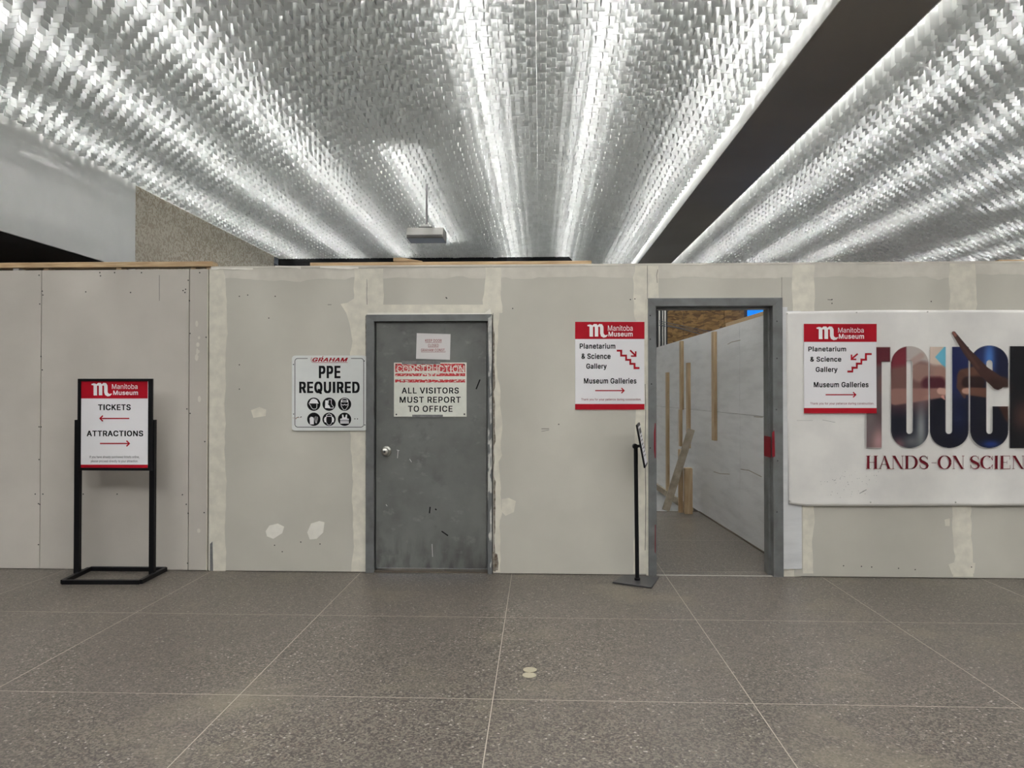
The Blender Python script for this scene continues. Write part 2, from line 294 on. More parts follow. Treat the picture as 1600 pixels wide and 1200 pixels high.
# letter outlines (grotesque), units 1/1000 em: char -> [advance, contours]
GLYPHS = {"&":[448,[[197,-7,173,-6,150,-2,129,4,110,12,93,22,78,34,65,47,54,62,45,78,39,96,35,114,34,133,35,149,37,163,42,177,47,189,55,201,63,213,73,224,85,235,97,245,111,256,125,267,140,279,216,335,221,339,226,343,231,347,237,352,242,357,246,363,251,369,255,375,258,382,260,389,261,397,262,405,261,417,258,427,253,437,245,445,237,452,226,457,215,460,201,461,192,460,184,459,176,456,168,453,161,449,155,444,150,438,145,431,142,424,139,416,137,408,137,399,137,389,139,380,142,372,145,363,150,355,155,346,162,337,169,327,176,317,185,307,194,296,204,284,438,0,364,0,171,231,121,293,111,306,102,319,94,331,87,344,82,357,78,370,76,384,75,398,76,415,79,430,84,445,91,458,99,470,109,481,121,491,134,499,149,505,165,510,182,513,200,513,218,513,235,510,251,505,266,499,279,491,290,482,300,471,308,459,315,447,320,433,323,419,324,404,323,393,322,382,319,372,315,362,310,352,305,342,299,333,291,325,283,317,275,308,266,301,256,293,154,217,140,206,128,195,118,185,110,174,104,164,100,154,98,143,97,131,98,119,100,108,104,97,109,87,116,78,124,70,133,63,143,57,154,53,166,49,179,47,193,46,208,47,223,50,237,54,251,59,265,66,278,75,290,84,301,95,312,108,321,121,329,136,336,151,342,168,346,186,348,205,349,224,408,224,407,201,405,180,401,161,397,144,391,128,385,115,378,103,371,92,364,83,357,75,351,68,345,62,333,47,320,34,305,23,289,14,271,7,252,1,234,-3,215,-6]]],",":[188,[[38,-119,68,71,137,71,84,-119]]],".":[188,[[95,-4,86,-4,78,-1,70,3,63,9,57,16,53,24,50,32,50,41,50,50,53,59,57,66,63,73,70,79,78,83,86,86,95,87,104,86,113,83,121,79,128,73,134,66,138,59,140,50,141,41,140,32,138,24,134,16,128,9,121,3,113,-1,104,-4]]],"A":[480,[[16,0,201,509,276,509,463,0,395,0,287,302,282,317,276,334,270,352,264,372,257,394,250,420,241,447,232,478,245,478,236,447,228,419,220,393,213,371,206,351,201,333,195,317,191,302,85,0],[110,142,110,199,370,199,370,142]]],"C":[510,[[267,-7,235,-5,205,1,177,11,150,25,126,42,104,63,86,88,70,115,57,146,48,179,42,215,40,254,42,293,48,329,57,362,70,393,86,421,104,445,126,466,150,484,177,498,205,508,235,514,267,516,286,515,305,513,323,509,340,504,357,498,373,490,388,481,402,471,415,460,427,447,438,433,448,418,456,402,463,385,469,367,473,348,408,348,405,361,401,373,395,384,389,395,382,404,375,413,366,421,357,428,348,435,337,440,327,445,315,449,304,452,292,454,280,455,267,456,245,454,223,450,203,443,184,432,166,419,150,403,137,385,125,364,116,340,109,314,105,285,103,254,105,223,109,194,116,168,125,145,137,123,151,105,166,89,184,76,203,66,223,59,245,54,267,53,280,53,292,55,304,57,315,60,327,64,337,69,348,74,357,81,366,88,375,96,382,105,389,114,395,125,401,136,405,148,408,160,473,160,469,142,463,124,457,107,448,91,438,76,428,62,416,49,402,38,388,28,373,19,357,11,341,5,323,0,305,-4,286,-6]]],"D":[502,[[60,0,60,509,225,509,261,507,294,501,325,492,353,478,377,461,399,441,418,418,433,391,446,361,455,329,460,293,462,255,460,217,455,181,446,149,433,119,417,92,398,68,376,48,351,31,322,17,291,8,256,2,219,0],[125,57,215,57,244,58,272,63,296,70,318,81,337,94,354,110,368,128,379,149,388,172,394,198,398,226,399,255,398,285,394,312,388,337,379,361,368,381,354,399,338,415,320,428,299,438,275,446,249,450,221,452,125,452]]],"E":[419,[[60,0,60,509,372,509,372,452,125,452,125,286,355,286,355,229,125,229,125,57,375,57,375,0]]],"F":[410,[[60,0,60,509,369,509,369,452,125,452,125,278,346,278,346,221,125,221,125,0]]],"G":[520,[[269,-7,236,-5,205,1,176,11,149,25,125,43,104,64,85,88,69,116,57,146,47,179,42,215,40,254,42,293,47,329,57,362,69,393,85,421,103,445,125,466,149,484,175,498,203,508,233,514,265,516,285,515,304,513,322,509,340,504,358,497,374,489,389,480,403,469,416,458,429,445,439,431,449,416,458,401,465,384,470,367,474,349,408,349,404,361,399,372,393,383,387,393,380,403,373,411,365,420,356,427,347,434,337,439,326,444,315,448,304,452,291,454,279,455,265,456,243,454,222,450,202,443,183,432,166,419,150,404,137,385,125,364,116,340,109,314,105,285,103,254,105,223,109,194,116,168,125,145,137,124,151,105,166,90,184,76,203,66,224,59,246,54,269,53,290,54,309,57,328,63,345,71,360,81,374,93,386,107,396,123,404,141,410,160,414,180,415,202,434,199,283,199,283,256,478,256,478,200,476,170,471,141,463,115,451,91,436,69,419,50,399,33,377,19,352,8,326,0,298,-5]]],"H":[517,[[60,0,60,509,125,509,125,289,392,289,392,509,457,509,457,0,392,0,392,232,125,232,125,0]]],"I":[205,[[59,0,59,509,146,509,146,0]]],"K":[467,[[104,145,104,216,113,228,122,239,130,250,139,261,148,272,157,282,165,293,174,303,184,314,193,324,202,334,212,344,364,509,448,509,231,276,228,276],[60,0,60,509,125,509,125,334,124,225,125,193,125,0],[372,0,188,259,228,309,449,0]]],"L":[393,[[60,0,60,509,125,509,125,57,361,57,361,0]]],"M":[628,[[60,0,60,509,152,509,277,187,287,159,299,123,311,84,322,49,307,49,318,83,330,121,342,158,352,187,476,509,568,509,568,0,504,0,504,291,504,327,505,369,506,413,507,457,513,457,509,445,505,433,502,421,498,409,482,363,467,322,456,291,342,0,286,0,170,291,159,321,145,361,129,408,112,457,119,457,120,416,121,372,122,328,122,291,122,0]]],"N":[523,[[60,0,60,509,136,509,343,183,347,176,352,169,357,160,363,151,369,141,375,130,381,119,388,107,394,94,401,82,407,68,414,55,405,54,403,68,402,81,401,95,401,108,400,121,400,134,399,146,399,157,399,195,399,509,463,509,463,0,387,0,202,290,177,331,171,342,164,354,156,367,148,381,108,452,119,454,122,384,124,328,125,291,125,0]]],"O":[533,[[267,-7,235,-5,205,1,177,11,150,25,126,42,105,63,86,88,70,115,57,146,48,179,42,215,40,254,42,293,48,329,57,362,70,393,86,421,105,445,126,466,150,484,177,498,205,508,235,514,267,516,299,514,329,508,357,498,384,484,408,466,429,445,448,421,464,393,477,362,486,329,491,293,493,254,491,215,486,179,477,146,464,115,448,88,429,63,408,42,384,25,357,11,329,1,299,-5],[267,53,289,54,310,59,330,66,349,76,367,89,383,105,396,123,408,144,418,168,425,194,429,223,430,254,429,286,425,314,418,341,408,365,396,386,383,404,367,420,349,433,330,443,310,450,289,454,267,456,245,454,223,450,203,443,184,433,167,420,151,404,137,385,125,364,116,340,109,314,105,285,103,254,105,223,109,194,116,168,125,144,137,123,151,105,167,89,184,76,203,66,223,59,245,54]]],"P":[445,[[60,0,60,509,235,509,263,507,289,503,312,497,332,487,350,476,366,462,379,447,390,430,398,411,404,391,407,370,409,348,407,325,404,304,398,284,390,265,379,248,366,233,350,219,332,207,312,198,289,191,263,187,235,186,125,186,125,0],[125,242,233,242,252,243,269,246,284,250,297,256,308,264,318,272,327,282,333,294,338,306,342,319,344,333,344,348,344,362,342,376,338,389,333,402,326,413,318,423,308,431,297,439,284,444,268,449,251,451,232,452,125,452]]],"Q":[533,[[245,159,313,159,369,85,384,65,468,-48,401,-48,346,27,331,46],[267,-7,235,-5,205,1,177,11,150,25,126,42,105,63,86,88,70,115,57,146,48,179,42,215,40,254,42,293,48,329,57,362,70,393,86,421,105,445,126,466,150,484,177,498,205,508,235,514,267,516,299,514,329,508,357,498,384,484,408,466,429,445,448,421,464,393,477,362,486,329,491,293,493,254,491,215,486,179,477,146,464,115,448,88,429,63,408,42,384,25,357,11,329,1,299,-5],[267,53,289,54,310,59,330,66,349,76,367,89,383,105,396,123,408,144,418,168,425,194,429,223,430,254,429,286,425,314,418,341,408,365,396,386,383,404,367,420,349,433,330,443,310,450,289,454,267,456,245,454,223,450,203,443,184,433,167,420,151,404,137,385,125,364,116,340,109,314,105,285,103,254,105,223,109,194,116,168,125,144,137,123,151,105,167,89,184,76,203,66,223,59,245,54]]],"R":[449,[[60,0,60,509,236,509,264,507,290,504,313,497,333,489,351,478,367,465,380,450,390,433,399,415,405,395,408,374,409,352,408,330,405,309,399,290,390,271,380,255,367,240,351,228,333,217,312,209,289,203,264,199,236,198,125,198,125,0],[125,255,234,255,252,256,269,258,284,262,298,267,309,273,319,281,327,290,334,300,339,312,342,324,344,338,345,352,344,367,342,380,339,393,334,405,327,415,319,425,309,433,298,440,284,445,269,449,252,451,233,452,125,452],[353,0,230,229,303,229,428,0]]],"S":[447,[[224,-9,197,-8,172,-4,149,1,128,9,108,19,91,31,76,45,64,60,54,77,46,96,41,115,38,137,104,137,107,123,110,110,116,98,123,88,132,79,142,71,154,64,166,59,180,55,194,52,209,50,224,49,241,50,257,52,272,55,286,60,299,66,311,74,321,82,329,92,336,102,341,114,345,126,346,139,345,151,342,161,338,171,332,179,325,186,316,193,307,199,296,205,284,209,272,214,259,218,245,222,184,239,154,249,128,260,105,274,86,289,71,307,60,326,54,348,52,372,53,393,58,413,65,431,75,448,87,463,102,476,119,488,138,498,158,506,180,511,203,514,227,516,252,514,275,511,296,505,316,498,334,488,351,476,365,463,377,449,387,433,394,415,399,397,401,378,337,378,334,396,326,412,316,426,302,437,286,447,267,453,247,457,225,459,209,458,194,456,180,452,167,448,156,442,145,435,136,427,129,418,123,409,118,398,116,387,115,376,116,363,119,352,124,342,131,334,139,326,148,319,158,313,169,308,180,304,191,300,202,296,212,293,264,279,276,276,287,272,299,268,312,264,324,258,336,252,347,245,359,238,369,229,379,220,387,209,395,198,401,185,405,171,407,155,408,139,407,118,403,99,396,81,386,64,374,48,360,34,343,21,323,11,302,2,278,-4,252,-8]]],"T":[449,[[32,452,32,509,417,509,417,452,257,452,257,0,193,0,193,452]]],"U":[517,[[259,-8,230,-7,203,-2,177,5,154,15,133,28,114,43,98,60,85,80,74,101,66,124,62,148,60,173,60,509,124,509,124,178,125,160,128,144,133,128,141,113,150,99,160,87,173,77,187,68,203,61,220,56,239,53,259,52,279,53,298,56,315,61,331,68,345,77,357,87,368,99,377,113,384,128,389,144,392,160,393,178,393,509,457,509,457,173,456,148,451,124,443,101,433,80,419,60,403,43,384,28,363,15,340,5,315,-2,288,-7]]],"V":[480,[[204,0,16,509,84,509,192,206,197,192,203,176,209,158,215,137,222,115,230,89,239,61,248,31,235,31,244,62,252,90,260,115,267,138,274,158,279,176,285,192,290,206,395,509,463,509,278,0]]],"a":[389,[[160,-9,142,-8,126,-5,110,-1,94,5,80,12,68,22,57,32,48,45,40,58,35,73,31,90,30,108,31,123,34,138,38,150,43,161,50,171,58,179,67,187,78,193,89,199,100,203,112,207,125,211,138,213,152,216,165,218,178,220,234,227,244,228,252,230,259,232,265,235,270,238,273,243,275,248,276,255,276,257,275,268,273,279,271,288,267,297,262,304,256,311,248,317,240,322,230,326,220,329,208,330,196,331,183,330,171,329,159,326,149,322,140,318,132,313,124,307,118,301,112,294,107,288,103,281,100,274,41,291,48,308,57,322,67,335,79,346,91,355,104,364,118,370,133,375,148,379,163,382,179,384,194,384,204,384,215,383,227,382,239,379,251,376,263,372,275,367,286,360,296,353,306,343,315,333,322,320,329,306,333,290,336,272,337,251,337,0,277,0,277,52,272,52,269,45,264,38,258,32,252,25,244,18,236,12,226,6,215,1,203,-3,190,-6,176,-8],[170,45,187,46,202,49,216,53,228,59,239,66,248,74,257,83,263,93,269,104,272,115,275,126,276,138,276,190,273,188,270,186,265,184,259,182,253,180,246,179,239,177,231,176,200,171,175,168,165,166,154,164,144,162,134,159,125,155,117,150,110,145,103,139,98,132,95,124,93,115,92,105,92,95,94,87,98,79,102,72,107,66,114,61,121,56,130,52,139,49,149,47,159,46]]],"b":[424,[[229,-8,213,-7,198,-5,184,-1,172,4,162,10,153,17,145,24,138,31,132,39,127,46,122,53,118,59,112,59,112,0,53,0,53,509,114,509,114,319,118,319,122,325,127,331,132,338,137,346,144,353,152,360,161,367,171,373,183,378,197,381,212,384,229,384,252,383,274,378,294,371,313,361,330,347,345,332,359,313,370,293,379,270,385,245,389,218,390,189,389,160,385,133,379,108,370,84,359,64,346,45,330,29,313,16,294,5,274,-2,252,-7],[220,47,237,48,253,51,267,57,279,66,291,76,301,88,309,101,316,117,321,133,325,151,327,170,328,189,327,209,325,227,321,245,316,261,309,276,301,290,291,301,280,311,267,319,253,325,237,329,220,330,203,329,188,325,174,320,161,312,150,302,140,291,132,278,125,263,120,247,116,229,113,210,113,189,113,169,116,150,120,132,125,115,132,100,140,86,150,75,162,65,174,57,188,51,204,48]]],"c":[396,[[207,-8,182,-7,159,-2,137,6,117,16,98,30,82,46,68,64,56,85,46,108,40,133,36,159,34,187,36,216,40,243,46,268,56,291,68,312,82,330,98,346,117,360,137,371,159,378,182,383,207,384,221,384,234,383,247,380,260,377,272,373,284,368,295,362,305,356,315,349,324,341,332,332,340,322,347,312,353,301,358,289,362,277,303,262,301,269,298,276,294,283,290,289,286,295,281,301,276,306,270,311,264,315,257,319,250,322,242,325,234,327,226,329,217,329,207,330,189,329,173,325,158,319,145,310,134,300,124,287,115,274,108,258,103,242,99,224,97,206,96,187,97,169,99,151,103,134,108,117,115,102,124,89,134,76,145,66,158,57,173,51,189,48,207,46,217,47,226,48,234,49,243,52,250,54,258,58,264,62,271,66,277,71,282,76,287,82,292,89,296,95,299,102,302,110,304,117,363,102,359,90,354,78,348,67,341,56,334,46,325,37,316,29,306,21,296,15,285,9,273,4,261,-1,248,-4,235,-6,221,-8]]],"d":[424,[[195,-8,172,-7,151,-2,130,5,111,16,94,29,79,45,66,64,55,84,46,108,39,133,35,160,34,189,35,218,39,245,46,270,55,293,66,313,79,332,95,347,112,361,131,371,151,378,173,383,196,384,213,384,228,381,241,378,253,373,263,367,272,360,280,353,287,346,293,338,298,331,303,325,306,319,311,319,311,509,372,509,372,0,313,0,313,59,307,59,303,53,298,46,293,39,287,31,280,24,272,17,263,10,252,4,241,-1,227,-5,212,-7],[205,47,221,48,236,51,250,57,263,65,274,75,284,86,293,100,299,115,305,132,309,150,311,169,312,189,311,210,309,229,305,247,300,263,293,278,284,291,275,302,263,312,251,320,237,325,221,329,205,330,187,329,172,325,157,319,145,311,133,301,124,290,115,276,108,261,103,245,99,227,97,209,96,189,97,170,99,151,103,133,109,117,115,101,124,88,134,76,145,66,158,57,172,51,188,48]]],"e":[404,[[212,-8,185,-7,161,-2,138,6,117,16,98,30,82,46,68,64,56,85,46,108,40,132,35,159,34,187,35,215,39,242,46,267,55,290,67,311,81,329,97,346,115,359,135,370,157,378,180,383,205,384,221,384,236,382,251,379,266,374,280,368,294,361,307,351,319,341,331,329,341,315,350,299,357,282,363,263,368,242,370,219,371,194,371,169,75,169,75,221,338,221,310,202,309,220,307,237,303,254,298,269,291,282,283,294,273,305,263,314,250,321,237,326,222,329,205,330,189,329,173,326,159,321,146,313,135,304,125,294,116,282,109,270,103,256,99,241,97,226,96,211,96,178,97,157,100,139,104,122,110,106,118,92,128,80,139,70,151,61,165,55,179,50,195,47,212,46,224,47,234,48,244,50,254,53,263,56,271,61,278,66,285,73,292,80,297,88,302,96,306,105,365,91,360,77,353,63,345,51,335,39,324,29,311,19,298,11,283,4,266,-1,249,-5,231,-7]]],"f":[254,[[228,379,228,327,6,327,6,379],[81,0,81,432,82,447,84,461,89,474,96,486,104,496,113,505,124,513,135,519,148,524,161,527,174,529,187,530,197,530,207,529,215,528,222,527,229,525,234,524,239,522,243,521,227,468,215,472,211,473,206,473,200,474,195,474,182,473,171,470,162,466,154,460,149,452,145,443,142,431,142,419,142,0]]],"g":[425,[[207,-151,187,-150,168,-148,150,-144,134,-140,119,-134,105,-127,93,-119,82,-110,73,-101,64,-91,57,-80,51,-69,101,-41,106,-47,110,-53,116,-59,122,-66,128,-72,136,-78,145,-83,154,-88,165,-92,178,-95,192,-97,207,-97,229,-96,249,-92,267,-85,282,-75,295,-62,304,-47,310,-28,311,-6,311,68,306,68,302,62,298,56,293,49,287,41,280,34,272,28,263,21,252,16,241,11,227,8,212,5,195,5,173,6,152,10,132,17,113,27,95,39,80,53,67,71,55,90,46,112,39,136,35,163,34,191,35,220,39,246,46,271,55,293,66,314,80,332,95,347,112,361,131,371,152,378,173,383,196,384,213,384,228,382,242,378,253,373,264,367,273,360,281,353,288,346,294,338,299,331,304,325,308,319,313,319,313,379,372,379,372,-9,371,-32,367,-54,360,-73,350,-90,338,-104,324,-117,308,-127,291,-136,271,-142,251,-147,229,-150],[205,59,222,60,237,63,251,68,264,75,275,84,285,95,293,107,300,121,305,137,309,154,312,172,312,193,312,212,309,231,305,248,300,264,293,278,285,291,275,303,264,312,251,320,237,325,222,329,205,330,188,329,172,325,158,320,145,312,134,302,124,290,115,277,109,262,103,246,99,229,97,212,96,193,97,173,99,155,103,138,109,123,116,108,124,96,134,85,145,76,158,68,172,63,188,60]]],"h":[410,[[114,227,114,0,53,0,53,509,114,509,114,287,102,287,112,312,124,332,137,349,152,362,169,372,187,379,207,383,227,384,246,383,264,380,280,376,295,369,309,360,321,349,332,336,341,321,348,304,353,285,356,264,357,240,357,0,296,0,296,235,295,256,290,275,283,291,273,304,260,315,246,323,229,328,210,329,197,328,184,326,172,322,161,317,150,311,141,303,133,293,126,283,121,271,117,257,114,243]]],"i":[167,[[53,0,53,379,114,379,114,0],[84,443,75,444,67,446,60,449,54,455,48,461,44,468,42,475,41,483,42,491,44,499,48,506,54,512,60,517,67,521,75,523,84,524,92,523,100,521,107,517,114,512,119,506,123,499,126,491,126,483,126,475,123,468,119,461,114,455,107,449,100,446,92,444]]],"k":[381,[[110,137,110,212,121,212,284,379,360,379,184,199,177,199],[53,0,53,509,114,509,114,0],[294,0,148,186,191,229,372,0]]],"l":[190,[[55,0,55,530,130,530,130,0]]],"m":[610,[[53,0,53,379,112,379,112,295,108,295,112,310,118,323,125,335,132,346,141,355,151,363,161,370,172,376,183,380,195,384,207,386,219,386,239,385,257,380,273,372,287,361,299,347,309,331,316,314,321,295,312,295,317,308,322,321,329,332,337,343,347,353,357,361,368,369,381,375,394,380,407,383,422,385,437,386,453,385,468,383,483,378,497,372,510,364,522,354,532,342,541,328,548,313,553,296,556,276,557,255,557,0,496,0,496,254,494,273,490,289,483,302,473,313,460,321,447,326,433,329,419,330,406,330,395,328,384,324,374,320,365,314,358,307,351,299,345,290,341,280,338,270,336,259,335,247,335,0,274,0,274,260,273,275,269,288,262,301,253,311,242,320,229,326,215,329,199,330,188,330,178,328,168,325,158,320,148,314,140,307,132,299,126,289,121,278,117,266,114,253,114,238,114,0]]],"n":[410,[[114,227,114,0,53,0,53,379,112,379,112,287,102,287,112,312,124,332,137,349,152,362,169,372,187,379,207,383,227,384,246,383,264,380,280,376,295,369,309,360,321,349,332,336,341,321,348,304,353,285,356,264,357,240,357,0,296,0,296,235,295,256,290,275,283,291,273,304,260,315,246,323,229,328,210,329,197,328,184,326,172,322,161,317,150,311,141,303,133,293,126,283,121,271,117,257,114,243]]],"o":[415,[[207,-8,182,-7,159,-2,137,6,117,16,98,30,82,46,68,64,56,85,46,108,40,133,36,159,34,187,36,216,40,243,46,268,56,291,68,312,82,330,98,346,117,360,137,371,159,378,182,383,207,384,233,383,256,378,278,371,299,360,317,346,333,330,347,312,359,291,369,268,376,243,380,216,381,187,380,159,376,133,369,108,359,85,347,64,333,46,317,30,299,16,278,6,256,-2,233,-7],[207,46,226,48,242,51,257,57,270,66,282,76,292,89,300,102,307,117,312,134,316,151,318,169,319,187,318,206,316,224,312,242,307,258,300,274,292,287,282,300,270,310,257,319,242,325,226,329,207,330,189,329,173,325,158,319,145,310,134,300,124,287,115,274,108,258,103,242,99,224,97,206,96,187,97,169,99,151,103,134,108,117,115,102,124,89,134,76,145,66,158,57,173,51,189,48]]],"p":[424,[[53,-143,53,379,112,379,112,319,118,319,122,325,126,331,131,338,137,346,144,353,152,360,161,367,171,373,183,378,197,381,212,384,229,384,252,383,274,378,294,371,313,361,330,347,345,332,359,313,370,293,379,270,385,245,389,218,390,189,389,160,385,133,379,108,370,84,359,64,346,45,330,29,313,16,294,5,274,-2,252,-7,229,-8,213,-7,198,-5,184,-1,173,4,162,10,153,17,145,24,138,31,132,39,127,46,122,53,118,59,114,59,114,-143],[220,47,237,48,253,51,267,57,279,66,291,76,301,88,309,101,316,117,321,133,325,151,327,170,328,189,327,209,325,227,321,245,316,261,309,276,301,290,291,301,280,311,267,319,253,325,237,329,220,330,203,329,188,325,174,320,161,312,150,302,140,291,132,278,125,263,120,247,116,229,113,210,113,189,113,169,116,150,120,132,125,115,132,100,140,86,150,75,162,65,174,57,188,51,204,48]]],"r":[259,[[53,0,53,379,112,379,112,321,115,321,122,335,130,347,140,358,152,367,166,375,181,380,196,384,213,385,229,384,243,384,243,322,230,324,224,325,219,325,213,326,207,326,194,325,182,323,170,319,159,315,149,309,140,301,132,293,126,284,121,273,117,262,114,250,114,237,114,0]]],"s":[365,[[182,-8,163,-7,145,-5,128,-2,112,3,98,10,84,18,72,27,62,38,53,50,45,63,40,78,36,94,94,107,99,92,105,79,114,69,124,60,136,54,150,49,165,46,181,45,200,46,217,50,232,55,244,62,255,71,262,81,267,91,268,103,267,112,265,121,260,129,254,136,246,142,237,147,225,151,212,155,149,170,125,177,104,186,87,196,72,208,61,222,53,237,48,255,47,274,48,290,51,305,57,319,65,332,75,343,87,354,100,363,115,370,131,377,149,381,167,384,187,384,206,384,223,381,239,378,254,372,267,366,279,358,290,349,299,339,307,328,314,316,319,303,324,290,268,277,264,288,258,298,251,307,243,316,232,323,219,328,205,331,187,333,171,332,156,329,143,324,131,317,121,308,114,299,110,289,109,277,110,267,112,258,117,250,124,243,133,237,144,232,157,227,172,223,229,209,254,202,275,194,292,183,306,171,317,158,325,142,330,125,331,107,330,90,326,75,321,61,312,47,302,35,290,24,276,15,260,6,242,0,223,-5,203,-7]]],"t":[227,[[204,379,204,327,6,327,6,379],[65,471,126,471,126,98,127,86,128,76,132,68,136,61,142,56,150,53,159,51,170,50,185,51,202,54,213,2,208,0,203,-1,198,-2,192,-3,186,-3,180,-4,174,-4,168,-4,145,-3,125,2,107,10,92,21,80,35,72,52,67,71,65,93]]],"u":[410,[[182,-5,164,-4,146,-1,130,4,115,11,101,20,89,31,78,44,69,59,62,76,57,95,54,116,53,139,53,379,114,379,114,144,115,123,119,105,127,89,137,75,150,64,164,56,181,52,200,50,213,51,226,53,238,57,249,62,259,69,268,77,276,86,283,97,289,109,293,122,295,137,296,153,296,379,357,379,357,0,298,0,298,92,307,92,297,67,286,47,272,30,257,17,240,7,222,0,203,-4]]],"v":[389,[[163,0,17,379,84,379,165,155,171,138,177,121,182,104,187,87,191,70,196,53,201,37,206,21,184,21,189,37,194,53,198,70,203,87,207,104,213,121,218,138,224,155,305,379,371,379,226,0]]],"y":[389,[[47,-139,61,-86,71,-87,80,-89,88,-90,96,-90,104,-89,111,-87,118,-84,124,-80,130,-74,136,-67,141,-58,146,-48,151,-36,163,-1,17,379,84,379,165,155,171,138,177,121,182,104,187,87,191,70,196,53,201,37,206,21,184,21,188,37,193,53,198,70,202,87,207,104,212,121,218,138,224,155,305,379,371,379,204,-58,198,-72,191,-85,184,-97,177,-107,168,-116,159,-124,150,-130,139,-136,128,-140,117,-143,104,-145,91,-145,84,-145,77,-145,71,-144,65,-143,59,-142,54,-141,51,-140]]]}
_GC = {}
def glyph(ch):
    if ch not in _GC:
        V = []; Fc = []; done = []
        for l in GLYPHS[ch][1]:                 # solids run one way round, holes the other
            p = list(zip(l[0::2], l[1::2])); ar = sum(a[0]*b[1]-a[1]*b[0] for a, b in zip(p, p[1:]+p[:1]))
            if ar < 0: done.append([p])
            else: max(done, key=lambda d: len(d[0])).append(p)
        for q, d in enumerate(done):
            v, f = curve_mesh(d); n = len(V); V += [(x[0], x[1], q*8) for x in v]; Fc += [tuple(i+n for i in y) for y in f]
        _GC[ch] = (np.array(V)/1000.0, Fc)
    return _GC[ch]
def text_mesh(s, bold=0, spacing=1, shear=0, word=None):
    """letters laid side by side; bold = extra stroke weight in em, made by overlapping copies"""
    V = []; Fc = []; x = 0
    offs = [(0,0)] if not bold else [(a*bold,b*bold*.7) for a in (-1,0,1) for b in (-1,1)] if bold < .04 else [(a*bold,b*bold*.45) for a in (-1,-.5,0,.5,1) for b in (-1,1)]
    wi = 0
    for ch in s:
        if ch == ' ': x += .22; wi += 1; continue
        gV, gF = glyph(ch)
        for q, (ox, oy) in enumerate(offs if word in (None, wi) else []):
            n = len(V); V += [(v[0]+x+ox+shear*v[1], v[1]+oy, 5e-5*q+v[2]*.0015) for v in gV]; Fc += [tuple(i+n for i in f) for f in gF]
        x += GLYPHS[ch][0]/1000*spacing + max(0,bold)*1.6
    return np.array(V), Fc
class Print:
    """collects flat shapes in pixel coordinates, one material -> one part"""
    def __init__(s, Y): s.Y = Y; s.m = MB(); s.k = 0
    def pts(s, P):                            # every stroke lies a hair above the last, like layers of ink
        s.k = (s.k+1) % 12; return [at(p[0], p[1], s.Y-4e-5*s.k) for p in P]
    def poly(s, P): s.m.add(s.pts(P), [tuple(range(len(P)))]); return s
    def rect(s, x0,y0,x1,y1): return s.poly([(x0,y1),(x1,y1),(x1,y0),(x0,y0)])
    def loops(s, L):
        V, Fc = curve_mesh([[(p[0],-p[1]) for p in l] for l in L]); s.m.add(s.pts([(v[0],-v[1]) for v in V]), Fc); return s
    def text(s, t, x0,y0,x1,y1, bold=0, spacing=1, shear=0, word=None):
        V, Fc = text_mesh(t, bold, spacing, shear)
        a, b = V.min(0), V.max(0)
        if word is not None: V, Fc = text_mesh(t, bold, spacing, shear, word)
        P = [(x0+(v[0]-a[0])/(b[0]-a[0])*(x1-x0), y1-(v[1]-a[1])/(b[1]-a[1])*(y1-y0)) for v in V]
        Q = [at(p[0], p[1], s.Y-v[2]) for p, v in zip(P, V)]; s.m.add(Q, Fc); return s
    def stroke(s, P, w, cap=0):              # polyline strokes, mitre-less: quads + end caps
        if not hasattr(w, '__len__'): w = [w]*len(P)
        P = [Vector(p) for p in P]; Lf = []; Rt = []
        for i, p in enumerate(P):
            d = (P[min(i+1,len(P)-1)] - P[max(i-1,0)]).normalized(); n = Vector((-d.y, d.x))
            k = 1.0
            if 0 < i < len(P)-1:
                d1 = (P[i]-P[i-1]).normalized(); k = 1/max(.5, abs(Vector((-d1.y,d1.x)).dot(n)))
            Lf.append(p + n*w[i]/2*k); Rt.append(p - n*w[i]/2*k)
        for i in range(len(P)-1):
            s.m.add(s.pts([Lf[i],Lf[i+1],Rt[i+1],Rt[i]]), [(0,1,2,3)])
        return s
    def disc(s, x, y, r, n=28, ry=None):
        ry = ry or r; return s.poly([(x+r*math.cos(2*math.pi*k/n), y-ry*math.sin(2*math.pi*k/n)) for k in range(n)])
    def arrow(s, x0, x1, y, w, h):           # from x0 to x1 (tip)
        d = 1 if x1 > x0 else -1
        s.stroke([(x0,y),(x1-d*w*.4,y)], w); s.stroke([(x1-d*h,y-h),(x1,y),(x1-d*h,y+h)], w*1.1); return s
    def build(s, name, m, parent, kind=None): return mesh_obj(name, s.m.V, s.m.F, m, parent, kind=kind)
def plate(name, x0,y0,x1,y1, Yf, th, m, parent, bevel=.0008, radius=0):
    if radius:
        P = []
        for cx, cy, a0 in ((x1-radius,y0+radius,0),(x0+radius,y0+radius,90),(x0+radius,y1-radius,180),(x1-radius,y1-radius,270)):
            for k in range(6):
                a = math.radians(a0+18*k); P.append((cx+radius*math.cos(a), cy-radius*math.sin(a)))
        Q = [at(p[0],p[1],Yf) for p in P]
        return MB().prism([(q.x,q.z) for q in Q], Yf, Yf+th).build(name, m, parent, tri=False)
    a, b = at(x0,y0,Yf), at(x1,y1,Yf)
    return MB().box(a.x,b.x,Yf,Yf+th,b.z,a.z).build(name, m, parent, bevel=bevel)

D = 5.70
# ================================================================== STRUCTURE
def struct(o): o['kind'] = 'structure'; return o
